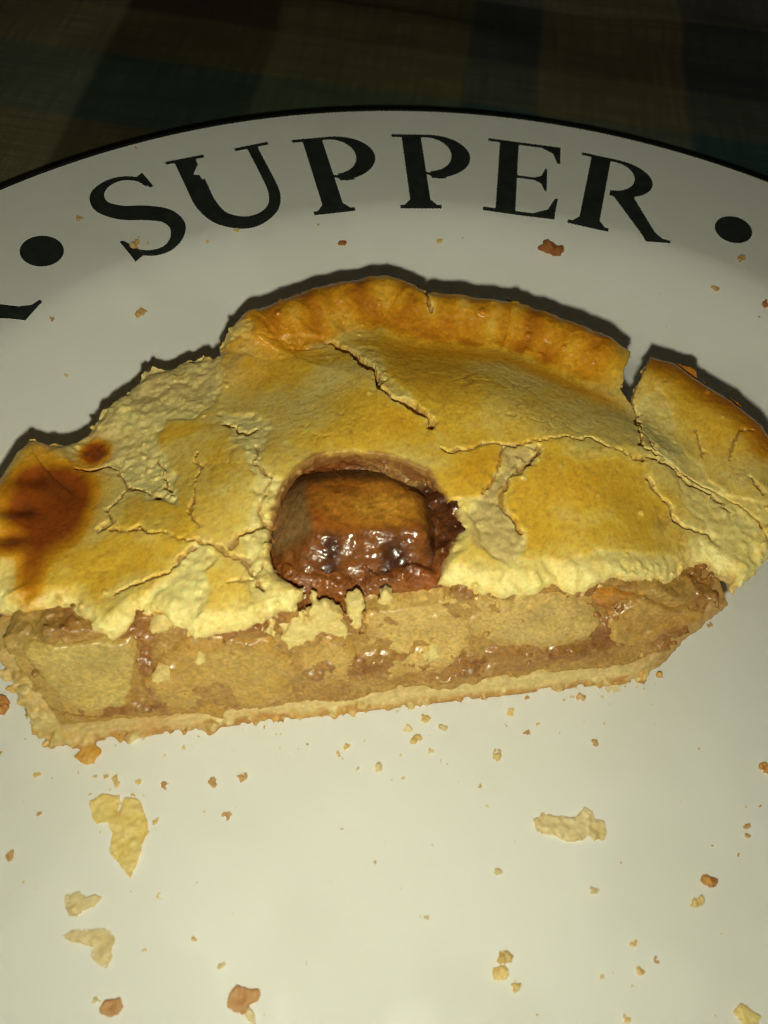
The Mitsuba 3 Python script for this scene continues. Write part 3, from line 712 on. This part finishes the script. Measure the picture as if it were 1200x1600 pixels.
c[keep] = crumb_tone(vs, crumbs, c, [(.43, .235, .055), (.36, .18, .04), (.48, .30, .08), (.33, .15, .035)], rng)[keep]
add_part(PIE + '__filling', vs, fs, c * (.72 + .56 * meshkit.fbm(vs / .6, 2, 66))[:, None], .35 + .5 * np.clip(n1 + wet, -.5, 1), 'wet_fruit', 'brown crumbly spiced filling between the apple pieces')


# apple pieces in the cut side: outlines in u and height, let into the face
def chunk(outline, proud, seed, base, tint, label, depth=7.0, tilt=0.0):
    o = dense(np.vstack([outline, outline[:1]]), .8)[:-1]
    o = np.array(Polygon(o).buffer(.8).exterior.coords)[:-1]
    o = np.minimum(o, [99, 23.2]) + 1.0 * np.stack([noise2(*o.T, 4.5, seed + 9, 3), noise2(*o.T, 4.5, seed + 10, 3)], -1)
    lo = np.array([o[:, 0].min() - 2, cut_v(o[:, 1].min()) - 3, o[:, 1].min() - 2])
    hi = np.array([o[:, 0].max() + 2, cut_v(o[:, 1].max()) + depth, o[:, 1].max() + 2])
    h = .36
    u, v, z = grid(lo, hi, h)
    n = 1.5 * noise3(u, v, z, 6, seed, 4) + .3 * noise3(u, v, z, 1.2, seed + 5, 2)
    s = sd_poly(o, u[:, 0, :], z[:, 0, :])[:, None, :] + n
    d = .92 * (cut_v(z) - proud - v) + .55 + 1.2 * noise3(u, v, z, 5, seed + 11, 4) - .55
    f = np.maximum(s, np.maximum(d, -(d + depth)))
    f = np.maximum(f, z - (lid_smooth(u[:, :, 0], v[:, :, 0]) - 4.3 + 1.2 * noise2(u[:, :, 0], v[:, :, 0], 3.5, 81, 3))[:, :, None])
    f = np.maximum(f, np.where((sd_poly(HOLE_POLY, u[:, :, 0], v[:, :, 0]) < .8)[:, :, None], z - 21.5 - .8 * noise3(u, v, z, 2.5, 82, 3), -9.0))
    k = 1.1  # rounded rim
    f = np.where((s > -k) & (d > -k), np.maximum(f, np.hypot(np.maximum(s + k, 0), np.maximum(d + k, 0)) - k), f)
    f = f + .5 * noise3(u, v, z, 3.4, seed + 1, 3) + .24 * noise3(u, v, z, 1.5, seed + 12, 3) + .13 * noise3(u, v, z, .9, seed + 2, 2)
    vs, fs = solid(f, lo, h)
    uu, vv, zz = vs.T
    n1 = noise3(uu, vv, zz, 5, seed + 3, 3)
    edge = ss(-2.2, -.2, sd_poly(o, uu, zz) + .8 * n1)
    c = mixc(base, tint, np.clip(.25 + 1.0 * n1 + .8 * edge, 0, 1))
    streak = noise3(uu * .35 + zz * .2, vv, zz + .25 * uu, .9, seed + 6, 3)
    c = mixc(c, (.45, .26, .06), np.clip(edge * (.3 + .9 * noise3(uu, vv, zz, 2.0, seed + 7, 3)) + .5 * streak - .1, 0, .75))
    c = c * (1 + .22 * noise3(uu, vv, zz, 3.6, seed + 8, 3))[:, None]
    c = mixc(c, (.60, .46, .18), np.clip(1.5 * noise3(uu, vv, zz, 1.0, seed + 4, 2) - .55, 0, .6))
    add_part(PIE + '__apple_piece', vs, fs, c * np.array([.93, .85, .75]) * (.9 + .2 * meshkit.fbm(vs / .7, 2, seed))[:, None], .5 + .3 * n1, 'wet_fruit', label)


TAN, TANB = (.50, .35, .10), (.49, .30, .075)
chunk(CHUNKS['A'], .6, 101, (.575, .455, .15), (.51, .37, .105), 'large smooth greenish-tan apple piece at the left end of the cut side')
chunk(CHUNKS['B'], .25, 111, (.55, .375, .10), TANB, 'flat tan apple piece right of the large left one')
chunk(CHUNKS['Cc'], .2, 121, (.56, .38, .11), TANB, 'small pale tan apple piece below the steam hole')
chunk(CHUNKS['D1'], .3, 131, (.65, .475, .165), (.57, .38, .11), 'pale apple piece in the middle of the cut side')
chunk(CHUNKS['D'], .4, 141, (.63, .475, .175), (.56, .39, .12), 'long pale apple piece right of the middle')
chunk(CHUNKS['E'], .2, 151, (.56, .27, .045), (.40, .15, .03), 'amber apple piece just under the lid at right')
chunk(CHUNKS['Fq'], .6, 161, (.52, .33, .085), (.45, .25, .06), 'slanting tan apple piece at the right end of the cut side')
chunk(CHUNKS['G'], .25, 171, (.43, .24, .075), (.37, .185, .055), 'thin brown apple slice above the bottom crust')

# crumbs of the lid that have fallen onto the cut side
FALLEN = [[[-18.6, 20.5], [-17.1, 21.9], [-14.0, 22.6], [-13.1, 21.4], [-13.6, 19.3], [-15.9, 18.7], [-17.8, 18.2]], [[-36.2, 23.4], [-35.1, 24.2], [-33.1, 23.7], [-33.6, 22.7], [-35.8, 22.5]],
          [[-36.9, 15.3], [-35.7, 16.6], [-34.1, 16.6], [-34.6, 15.3], [-36.4, 14.7]], [[-29.0, 22.2], [-28.0, 23.0], [-27.1, 22.7], [-27.5, 21.5], [-28.6, 21.0]],
          [[-14.9, 22.7], [-13.9, 25.2], [-12.2, 24.0], [-10.0, 22.7], [-9.1, 19.4], [-11.4, 19.1], [-13.6, 21.0]], [[-9.5, 22.6], [-9.0, 24.7], [-7.2, 25.0], [-7.0, 22.4], [-7.7, 19.7]],
          [[-21.0, 21.4], [-20.0, 22.4], [-18.9, 21.9], [-19.6, 20.6]], [[-5.0, 24.5], [-3.6, 25.4], [-2.4, 24.9], [-3.4, 24.0]], [[1.8, 14.9], [3.4, 15.6], [4.4, 14.6], [2.6, 13.8]], [[-31.0, 17.6], [-30.0, 18.6], [-29.0, 17.8], [-30.2, 17.0]]]
for k, o in enumerate(FALLEN):
    o = np.asarray(o)
    mid = o.mean(0)
    lo = np.array([o[:, 0].min() - 1, cut_v(mid[1]) - 5, o[:, 1].min() - 1])
    hi = np.array([o[:, 0].max() + 1, cut_v(mid[1]) + 4, o[:, 1].max() + 1])
    u, v, z = grid(lo, hi, .26)
    s = sd_poly(o, u[:, 0, :], z[:, 0, :])[:, None, :] + .75 * noise3(u, v, z, 1.5, 200 + k, 4)
    d = .92 * np.abs(v - (cut_v(z) - .5)) - .8
    f = np.maximum(s, d) + .5 * noise3(u, v, z, .9, 220 + k, 3)
    vs, fs = solid(f, lo, .26)
    c = mixc((.74, .58, .22), (.62, .42, .12), np.clip(.3 + noise3(*vs.T, 1.5, 240 + k, 2), 0, 1))
    add_part(PIE + '__pastry_crumb', vs, fs, c * (.85 + .3 * meshkit.fbm(vs / .5, 2, 7))[:, None], .1 + 0 * vs[:, 0], 'pastry')

# the baked apple in the steam hole
def hull_field(points, r, u, v, z):
    eq = ConvexHull(np.asarray(points, float)).equations
    f = np.full(u.shape, -1e3)
    for a, b, c, d in eq:
        f = np.logaddexp(f * 2.6, (a * u + b * v + c * z + d) * 2.6) / 2.6
    return f - r


lo, h = (-21, -6, 18), .3
u, v, z = grid(lo, (11, 24, 30), h)
block = [(-12.4, 18.4, 26.4), (-2, 18.2, 25.8), (3.2, 13.6, 26.2), (2.6, 6.6, 27.4), (-12.6, 6.8, 28.4), (-13.4, 12, 28.2), (-18.8, 15, 22), (-18.6, 4.5, 22), (-16, .5, 21.4), (5, 1.2, 21.6), (7.4, 14, 21.5), (-13.5, 22, 22), (-2, 22, 21.5), (-16, 2, 18), (4, 3, 18), (-12, 19, 18), (4, 15, 18)]
f = hull_field(block, .35, u, v, z) + .55 * noise3(u, v, z, 4.5, 301, 4) + .22 * noise3(u, v, z, 1.5, 302, 3) * (1 + 1.2 * ss(8, 5, v)) + .12 * noise3(u, v, z, .7, 306, 2)
dent = lambda a, b, c, rr: rr - np.sqrt((u - a) ** 2 + (v - b) ** 2 + (z - c) ** 2)
f = np.maximum(f, np.maximum(dent(-1.8, 3.0, 27.0, 2.4), dent(-10.6, 4.6, 27.6, 1.3)))
vs, fs = solid(f, lo, h)
uu, vv, zz = vs.T
n1, n3 = noise3(uu, vv, zz, 4.5, 303, 4), noise3(uu, vv, zz, 1.6, 305, 3)
front = ss(8.2, 6.2, vv + .9 * n1 + .6 * n3)
side = ss(-12.5, -14.0, uu + .6 * n1)
c = mixc((.46, .145, .014), (.74, .34, .038), np.clip(np.exp(-((uu + 2) / 6) ** 2 - ((vv - 10.5) / 3.2) ** 2) + .6 * n1, 0, 1))
c = mixc(c, (.30, .075, .012), np.clip(ss(-9.5, -12.5, uu) * .6 + .9 * n3 - .1, 0, .8))
c = mixc(c, (.27, .145, .05), side)
c = mixc(c, (.23, .07, .012), front * .92)
c = mixc(c, (.34, .13, .03), front * np.clip(1.5 * n3 - .2, 0, .8))
c = mixc(c, (.045, .014, .007), np.clip(ss(15.5, 18.5, vv + 1.2 * n1) * .95 + ss(1.8, 5, uu + 1.2 * n1) * .85 + front * (.9 * n1 - .15), 0, .92))
for a_, b_, ra in ((-10.6, 5.2, 1.5), (-11.2, 2.6, 1.6), (-1.8, 3.6, 2.3)):
    c = mixc(c, (.05, .014, .008), .9 * np.exp(-(((uu - a_) ** 2 + (vv - b_) ** 2) / ra ** 2) ** 2))
add_part(PIE + '__baked_apple', vs, fs, c * (.58 + .5 * meshkit.fbm(vs / .8, 2, 304))[:, None], .75 + .9 * n3, 'wet_fruit', 'glossy brown baked apple chunk in the steam hole', (.035, .12))

u, v, z = grid(lo, (11, 24, 28), h)
u2, v2 = u[:, :, 0], v[:, :, 0]
hl = sd_poly(HOLE_POLY, u2, v2)
rid = noise2(u2 + .6 * v2, (v2 - .5 * u2) * .55, 4.2, 311, 3)
zt = 23.2 + 1.7 * ss(2, 9, u2) - .7 * ss(4, -3, v2) + 1.1 * (1 - np.abs(rid) * 2.4) + .35 * noise2(u2, v2, 1.7, 312, 3)
zt += .5 * noise2(u2, v2, 3.0, 319, 4) + .3 * np.exp(-((u2 + 13) / 4.5) ** 2 - ((v2 - 3.2) / 2.6) ** 2) + .5 * np.exp(-((u2 + 2) / 6) ** 2 - ((v2 - 1.5) / 2.0) ** 2) - 2.2 * np.exp(-((u2 + 3.6) / 2.0) ** 2 - ((v2 - 4.6) / 1.7) ** 2)
zt -= 2.0 * ss(-13, -17, u2) * ss(4, 8, v2) + 2.6 * ss(1.0, -2.0, v2)
f = np.maximum(np.maximum(z - zt[:, :, None], 19 - z), np.maximum(hl[:, :, None] - 1.4, (-.4 + .35 * noise2(u2, v2, 3, 313, 3) - v2)[:, :, None]))
f = f + .45 * noise3(u, v, z, 1.9, 318, 3) + .34 * noise3(u, v, z, .8, 314, 2)
rng = np.random.default_rng(93)
n = 520
zr = rng.uniform(8, 25, n)
pts = np.c_[rng.uniform(-55, 52, n), cut_v(zr) + .1 + rng.uniform(-.5, .5, n), zr]
inner = np.min([sd_poly(o, pts[:, 0], zr) for o in CHUNKS.values()], 0)
pts = pts[(inner > -.9 - .8 * noise2(pts[:, 0], zr, 3, 67, 2)) & (rng.random(n) < .5) | (rng.random(n) < .03 + .5 * (noise2(pts[:, 0], zr, 7, 69, 3) > .3))]
pts = pts[(pts[:, 2] < lid_smooth(pts[:, 0], pts[:, 1]) - 3.2) & (body(*pts.T, 2.6) < 0)]
inner = np.min([sd_poly(o, pts[:, 0], pts[:, 2]) for o in CHUNKS.values()], 0)
pts[:, 1] += .1 - .6 * (inner < .6)
pts[:, 1] += .12
crumbs = scatter(rng, pts, .2, .6)
f = add_crumbs(f, np.array(lo, float), h, crumbs)
vs, fs = solid(f, lo, h)
uu, vv, zz = vs.T
n1, n2 = noise3(uu, vv, zz, 4.5, 315, 3), noise3(uu, vv, zz, 1.6, 316, 3)
c = mixc((.21, .072, .016), (.075, .023, .008), np.clip(.35 + 1.3 * n1 + .8 * ss(-2, 6, uu) * ss(2, 7, vv), 0, 1))
c = mixc(c, (.36, .16, .045), np.clip(1.4 * n2 - .35, 0, .6))
c = mixc(c, (.36, .17, .045), ss(1.5, -1.5, vv + n1) * .75)
c = mixc(c, (.34, .12, .025), ss(-3, -10, uu + 2 * n1) * .6)
c = mixc(c, (.36, .11, .026), .7 * np.exp(-((uu - 2) / 5) ** 2 - ((vv - .5) / 1.6) ** 2))
c = mixc(c, (.44, .26, .09), ss(15.5, 18.5, vv + n1) * ss(-6, -2, uu) * .8)
add_part(PIE + '__caramelised_filling', vs, fs, c * (np.array([.62, .52, .44]) + .56 * meshkit.fbm(vs / .7, 2, 317)[:, None]), .4 + 1.0 * n2, 'wet_fruit', 'dark sticky red-brown filling round the baked apple', (.06, .2))


# ---------------------------------------------------------------- loose flakes and crumbs: positions on the table in mm
FLAKE_OUTLINES = {
    'golden': [[-56.1, -21.7], [-54.7, -20.4], [-52.2, -20.3], [-51.9, -22.5], [-51.1, -20.3], [-49.2, -20.3], [-47.5, -22.7], [-46.9, -24.4], [-47.1, -26.5], [-47.4, -28.7], [-47.7, -30.6], [-49.8, -29.2], [-51.4, -27.8], [-51.8, -25.5], [-52.8, -24.3], [-54.4, -24.3]],
    'twotone': [[-55.4, -33.8], [-53.8, -32.8], [-52.8, -33.8], [-51.7, -33.2], [-50.8, -33.6], [-51.3, -34.6], [-52.4, -35.2], [-53.4, -36.1], [-54.4, -36.0], [-55.1, -34.7]],
    'hook': [[-55.1, -38.4], [-53.1, -37.6], [-48.6, -37.0], [-47.7, -38.2], [-47.2, -40.0], [-47.7, -41.5], [-48.7, -41.5], [-50.1, -40.4], [-50.6, -39.5], [-52.4, -39.0], [-54.1, -38.8]],
    'browntri': [[-47.5, -46.0], [-46.9, -45.0], [-45.0, -44.3], [-44.3, -45.4], [-44.7, -46.3], [-45.7, -46.7], [-46.9, -46.4]],
    'brownflake': [[-31.9, -43.9], [-31.9, -42.1], [-31.0, -41.3], [-28.1, -41.4], [-28.0, -42.7], [-28.9, -43.5], [-28.4, -44.2], [-29.8, -44.2], [-30.8, -44.1]],
    'tail': [[-29.9, -43.6], [-29.1, -43.2], [-28.2, -44.1], [-27.5, -45.2], [-27.6, -46.0], [-28.5, -45.4]],
    'orange': [[-60.0, -15.9], [-59.3, -13.6], [-58.3, -13.3], [-56.4, -14.4], [-56.9, -16.4], [-58.1, -16.8]],
    'right': [[6.5, -15.3], [7.5, -14.9], [7.8, -13.9], [9.4, -14.4], [11.0, -14.4], [12.9, -13.9], [14.1, -12.7], [15.3, -12.9], [15.5, -14.1], [16.9, -14.2], [17.2, -15.6], [16.8, -17.0], [15.4, -17.3], [14.5, -16.7], [13.8, -17.5], [11.7, -17.8], [9.6, -17.3], [7.8, -17.5], [6.9, -16.8]],
    'pale': [[16.9, 6.8], [19.0, 8.0], [20.7, 8.0], [20.5, 6.6], [18.9, 5.4], [17.6, 5.5]],
    'gold2': [[33.5, -36.3], [34.5, -35.3], [35.3, -35.4], [36.1, -36.2], [36.8, -36.5], [36.3, -37.4], [34.7, -37.5]],
}
CRUMBS = [
    (-56.4, -18, 0.7, 0.7, 'g'), (-55.1, -18, 0.9, 0.8, 'g'), (-53.8, -17.9, 1.3, 0.9, 'g'), (-53, -18.6, 0.6, 1.4, 'g'), (-53.8, -19.5, 0.5, 0.5, 'g'), (-64.4, -18.9, 1.2, 1.1, 'g'),
    (-50.4, -17.9, 1.2, 0.6, 'g'), (-46.3, -18, 1.5, 1.2, 'b'), (-39.9, -16.6, 1.8, 1.2, 'b'), (-35.8, -15.2, 1.6, 1.1, 'b'), (-36.9, -21, 1.2, 1.1, 'b'), (-36.2, -20.5, 0.4, 0.4, 'b'),
    (-46.4, -22.8, 0.7, 1.2, 'g'), (-62.4, -24.1, 0.8, 0.6, 'b'), (-64.4, -29.9, 1.1, 1.3, 'b'), (-43.4, -32.2, 1, 1.2, 'p'), (-37.6, -36.7, 1, 0.9, 'g'), (-43.6, -38.7, 0.7, 0.8, 'p'),
    (-33.4, -39.3, 1, 1.1, 'p'), (-47.9, -45, 1.2, 0.9, 'p'), (-50.4, -19.8, 1.2, 0.5, 'g'), (-49, -19.7, 0.4, 0.4, 'g'), (-56.4, -20.5, 0.4, 0.4, 'g'), (-58.8, -17.9, 0.5, 0.5, 'g'),
    (-53.5, -25.3, 0.4, 0.4, 'g'), (-21.5, -8.4, 1.4, 1.3, 'g'), (-22.6, -9.9, 0.8, 1.1, 'g'), (-21.9, -10.5, 0.4, 0.4, 'g'), (-19.4, -11.6, 0.8, 0.6, 'p'), (-16.4, -11, 1, 1.7, 'p'),
    (-19.1, -7.3, 0.4, 0.4, 'g'), (-70.5, -16.6, 0.5, 0.8, 'b'), (-11.2, -6.1, 1.9, 1.3, 'g'), (-9, -7.6, 1.3, 1, 'p'), (0.9, -6.5, 1.6, 1.9, 'g'), (15.8, -2.5, 1, 1.4, 'b'),
    (-12.7, -12, 0.7, 0.6, 'p'), (41.9, -2.9, 2.3, 2.2, 'o'), (38.1, -11.9, 1.2, 0.8, 'b'), (38, -13.3, 1.1, 0.8, 'b'), (36.4, -16.1, 0.6, 0.5, 'b'), (40.6, -8.6, 0.5, 0.6, 'b'),
    (38.3, -9.1, 0.4, 0.5, 'b'), (32.7, -15.4, 0.5, 0.4, 'b'), (31.8, -20.1, 2.5, 1.8, 'o'), (29.7, -23.4, 2.3, 1.4, 'g'), (19.3, -19.5, 0.4, 0.3, 'b'), (1.9, -23.3, 1.1, 1.4, 'p'),
    (15.2, -23.9, 1.5, 1.1, 'p'), (-7.6, -30.1, 0.9, 0.6, 'p'), (-8.4, -30.2, 0.3, 0.4, 'p'), (20.6, -29.7, 1.2, 0.9, 'g'), (23.6, -31.4, 1, 1.1, 'b'), (21.2, -32.8, 1.9, 1.6, 'g'),
    (16.2, -34.3, 0.6, 0.8, 'p'), (20.3, -34.8, 0.5, 0.4, 'p'), (3.1, -33.6, 2.1, 1.6, 'g'), (2.6, -35.5, 2.4, 1.6, 'g'), (4.8, -37.1, 1.4, 1.6, 'g'), (19.3, -38.7, 1.3, 0.9, 'g'),
    (33, -26.9, 0.4, 0.3, 'b'), (31.1, -37, 0.4, 0.4, 'p'), (-10.2, -2.7, 1.8, 1.4, 'g'), (2.7, 0.4, 1.1, 2.1, 'g'), (2.1, -1.8, 0.6, 0.5, 'b'), (5.3, -2.5, 1.1, 0.7, 'b'),
    (7.1, -0.8, 0.7, 0.6, 'g'), (5.3, 3.1, 1.2, 0.7, 'b'), (13.6, 4.5, 1.5, 1.4, 'b'), (12.4, 4.4, 0.9, 0.5, 'p'), (-7.4, -3.7, 1.9, 0.7, 'p'), (-12.7, -4.6, 1.8, 0.9, 'p'),
    (35.6, 20.4, 1.2, 1.1, 'b'), (10.4, -1.7, 0.3, 0.3, 'b'), (25.1, 5, 0.3, 0.3, 'b'), (-73, -9.9, 1.8, 3.1, 'o'), (-87.2, 81.4, 1.2, 1.5, 'b'), (-75.3, 77.7, 1.4, 2.3, 'b'),
    (-73.3, 78.9, 0.7, 0.8, 'b'), (-75.2, 80.1, 0.5, 0.7, 'b'), (-62.8, 82.7, 0.7, 1, 'g'), (-57.8, 87, 1.1, 1.2, 'g'), (-37.1, 91.4, 1.7, 1.2, 'r'), (-71.6, 65.1, 2.1, 2, 'b'),
    (-70.8, 66, 0.9, 0.9, 'b'), (-84.9, 57.1, 1.1, 1.1, 'b'), (-82.2, 104, 0.4, 0.6, 'r'), (-81, 49.1, 1, 0.6, 'p'), (-17.6, 96.7, 1.7, 1.2, 'g'), (5.4, 99, 5.4, 3.5, 'r'),
    (44.4, 99.3, 2.1, 2, 'b'), (39.2, 92.5, 1.8, 1, 'b'), (48.8, 89.2, 1.1, 1.8, 'r'), (48.2, 86.7, 0.8, 0.7, 'b'), (-12.9, 98.2, 0.4, 0.3, 'b'), (43.4, 28.9, 2, 2, 'p'),
]


def flake(outline, thick, seed, key, colors, h=.15):
    """a thin ragged flake lying on the plate; outline in mm on the table"""
    o = np.asarray(outline, float)
    z0 = 5.0
    lo = np.array([*(o.min(0) - 1.2), z0 - .3])
    thick = .62 * thick
    x, y, z = grid(lo, np.array([*(o.max(0) + 1.2), z0 + thick * 2 + 1]), h)
    s = sd_poly(o, x[:, :, 0], y[:, :, 0])[:, :, None] + .5 * noise3(x, y, z, 1.3, seed, 4)
    top = z0 + thick * (.75 + .7 * meshkit.fbm(np.stack([x / 2.0, y / 2.0, 0 * x], -1), 3, seed + 1)) + .3 * noise3(x, y, z, .8, seed + 2, 2)
    f = np.maximum(s + .35, np.maximum(z - top, z0 + .04 - z))
    k = .5 * thick
    f = np.where((s > -k) & (z - top > -k), np.hypot(np.maximum(s + k, 0), np.maximum(z - top + k, 0)) - k, f)
    f = np.maximum(f, z0 + .04 - z)
    vs, fs = solid(f, lo, h)
    n1 = noise3(*vs.T, 2.2, seed + 3, 3)
    c = mixc(colors[0], colors[1], np.clip(.4 + 1.1 * n1, 0, 1)) * (.85 + .3 * meshkit.fbm(vs / .6, 2, seed))[:, None]
    return mikit.ply((vs / 1e3, fs), 'pastry', smooth=True, uv=np.c_[.15 + 0 * n1, 0 * n1], color=np.clip(c, .003, .9))


YEL = ((.78, .61, .24), (.72, .52, .14))
CRU = ((.74, .60, .33), (.66, .50, .22))
BRO = ((.55, .30, .12), (.45, .19, .06))
for name, thick, col, label in (
        ('golden', 1.0, YEL, 'large golden pastry flake shaped like a torn leaf at the lower left of the plate'),
        ('twotone', .9, CRU, 'small two-lobed pale flake with a browner right end, above the hook-shaped flake'),
        ('hook', .8, CRU, 'pale hook-shaped pastry flake with a pointed left end, low on the left of the plate'),
        ('browntri', 1.1, BRO, 'small brown three-cornered crumb nearest the lower left corner of the photo'),
        ('brownflake', 1.2, BRO, 'reddish brown crumb with a pale tail at the bottom edge left of the middle'),
        ('tail', 1.1, CRU, 'narrow pale sliver touching the reddish brown crumb at the bottom edge'),
        ('orange', 1.3, ((.66, .38, .08), (.58, .27, .04)), 'orange-golden crumb just in front of the left bottom corner of the pie'),
        ('right', .9, CRU, 'wide pale ragged flake lying alone at the right, in front of the pie'),
        ('pale', .35, ((.78, .68, .42), (.74, .6, .33)), 'thin pale shred against the bottom crust at the right of the cut side'),
        ('gold2', 1.0, YEL, 'yellow crumb at the bottom right corner of the photo')):
    put('pastry_flake', flake(FLAKE_OUTLINES[name], thick, 400 + len(labels), name, col), label, 'pastry flake')

TONES = {'g': ((.74, .57, .25), (.64, .43, .14)), 'b': ((.60, .40, .17), (.48, .26, .09)), 'p': ((.74, .62, .36), (.68, .52, .26)), 'o': ((.62, .33, .08), (.45, .18, .04)), 'r': ((.46, .17, .04), (.33, .10, .025))}
SPECIAL = {(5.4, 99): 'large reddish brown oval crumb on the rim below the letter E', (41.9, -2.9): 'orange crumb at the right edge of the photo, level with the front of the pie', (31.8, -20.1): 'orange-brown crumb right of the pale ragged flake',
           (29.7, -23.4): 'golden crumb just below the orange-brown one at the lower right', (-73, -9.9): 'brown crumb at the left edge of the photo beside the bottom of the pie',
           (-71.6, 65.1): 'knobbly brown crumb between the left end of the pie and the letter S', (48.8, 89.2): 'dark reddish crumb at the right edge of the photo below the right black dot',
           (43.4, 28.9): 'pale crumb hanging beside the right end of the pie', (-37.1, 91.4): 'small reddish crumb on the rim under the first letter P', (-75.3, 77.7): 'brown crumb lying on the lower curve of the letter S',
           (21.2, -32.8): 'golden round crumb, largest of the cluster at the lower right', (3.1, -33.6): 'upper crumb of the golden chain below the pale ragged flake', (2.6, -35.5): 'middle crumb of the golden chain below the pale ragged flake', (4.8, -37.1): 'lowest crumb of the golden chain below the pale ragged flake',
           (-17.6, 96.7): 'golden crumb on the rim below the second letter P', (44.4, 99.3): 'brown crumb on the rim just below the right black dot', (0.9, -6.5): 'golden crumb alone in front of the middle of the pie', (15.8, -2.5): 'brown crumb alone in front of the right part of the cut side',
           (35.6, 20.4): 'small brown crumb tucked beside the bottom of the right end of the pie', (-64.4, -29.9): 'brown crumb near the left edge, left of the large golden flake'}
MARKS = [(-51, -25, 'the large golden flake'), (-53, -34.5, 'the two-lobed pale flake'), (-50, -39.5, 'the hook-shaped flake'), (-30, -43, 'the reddish brown tailed crumb'), (12, -15.5, 'the wide pale ragged flake'), (-58, -15, 'the orange-golden crumb by the pie corner'),
         (-40, -7, 'the left part of the cut side'), (-14, -1, 'the middle of the cut side'), (10, 5, 'the right part of the cut side'), (-81, 88, 'the black letter S'), (-60, 102, 'the letter U'), (-38, 108, 'the first letter P'), (-15, 113, 'the second letter P'), (5, 114, 'the letter E'), (44, 107, 'the right black dot'),
         (-91, 72, 'the left black dot'), (-87, 60, 'the cut-off letter at the left edge'), (31.8, -20, 'the orange-brown crumb at the right'), (21, -33, 'the cluster at the lower right'), (3, -35, 'the golden crumb chain'), (41, -5, 'the orange crumb at the right edge'), (-70, -12, 'the left edge of the photo'), (35, -38, 'the yellow crumb in the bottom right corner')]
rng = np.random.default_rng(77)
for i, (x, y, w, d, tone) in enumerate(CRUMBS):
    # a crumb: a few torn lumps stuck together
    m = max(w, d)
    n = 3 + int(min(m, 3) * 2.5)
    t = rng.random((n, 2)) * 2 - 1
    t *= np.array([w, d]) * .30
    rad = m * rng.uniform(.10, .26, n) * (.7 + .3 * min(w, d) / m)
    tall = .17 * min(w, d) + .12
    pts = np.c_[t, rng.uniform(.2, 1.0, n) * tall]
    h = max(m / 22, .035)
    lo = np.array([-m * .8, -m * .8, -.2])
    gx3 = grid(lo, (m * .8, m * .8, tall * 2 + m * .4), h)
    q = np.linalg.qr(rng.normal(size=(n, 3, 3)))[0]
    shp = q * (1 / np.exp(rng.uniform(-.5, .5, (n, 1, 3)))) @ q.transpose(0, 2, 1)
    f = add_crumbs(np.full(gx3[0].shape, 1.0), lo, h, (pts, rad, shp))
    f = f + m * .085 * noise3(*gx3, m * .22, 500 + i, 3)
    vs, fs = solid(f, lo, h, 30)
    ground = 14.5 if (x, y) == (43.4, 28.9) else float(plate_z(np.hypot(x, y)))
    n1 = noise3(*vs.T, m * .35, 600 + i, 2)
    vs = vs + [x, y, ground - max(vs[:, 2].min(), -.1) + .02]
    c = mixc(*TONES[tone], np.clip(.5 + 1.2 * n1, 0, 1)) * rng.uniform(.9, 1.1)
    shape = mikit.ply((vs / 1e3, fs), 'pastry', smooth=True, uv=np.c_[.12 + 0 * n1, 0 * n1], color=np.clip(c, .003, .9))
    look = {'g': 'golden', 'b': 'brown', 'p': 'pale', 'o': 'orange', 'r': 'reddish'}[tone]
    if (x, y) in SPECIAL:
        put('crumb', shape, SPECIAL[(x, y)], 'crumb')
    else:
        near_by = min(MARKS, key=lambda m: np.hypot(x - m[0], y - m[1]))
        dx, dy = x - near_by[0], y - near_by[1]
        side = ('right of' if dx > 0 else 'left of') if abs(dx) > abs(dy) else ('above' if dy > 0 else 'below')
        size = 'dot-sized' if max(w, d) < .65 else 'tiny' if max(w, d) < 1.25 else 'small'
        shape_word = 'long' if max(w, d) > 1.6 * min(w, d) else 'round' if max(w, d) < 1.12 * min(w, d) else 'ragged'
        put('crumb', shape, f'{size} {shape_word} {look} crumb {side} {near_by[2]}', 'crumb', 'loose pastry crumbs on the plate')


# dust of crumbs too fine to count, thickest under the cut
rng = np.random.default_rng(31)
dust, tone = [], []
small = trimesh.creation.icosphere(subdivisions=1)
for k in range(150):
    if k < 60:
        a, b = rng.uniform(-56, 44), -11.5 - rng.exponential(6.0)
        x, y = PIE_AT + a * PIE_D + b * PIE_N
    else:
        x, y = rng.uniform(-75, 48), rng.uniform(-45, 95)
    size = .07 + .16 * rng.random() ** 3
    v = small.vertices * (1 + .35 * rng.normal(size=(len(small.vertices), 1))) * size * rng.uniform(.6, 1.3, 3) * [1, 1, .6]
    dust.append(trimesh.Trimesh(v + [x, y, float(plate_z(np.hypot(x, y))) + .3 * size], small.faces, process=False))
    tone.append(np.tile(np.array([(.72, .56, .26), (.60, .40, .15), (.76, .64, .38)][rng.integers(3)]), (len(v), 1)))
dust = trimesh.util.concatenate(dust)
put('crumb_dust', mikit.ply((dust.vertices / 1e3, dust.faces), 'pastry', smooth=True, uv=np.full((len(dust.vertices), 2), .1), color=np.vstack(tone)), 'fine dust of pastry specks scattered over the plate', 'crumbs', kind='stuff')
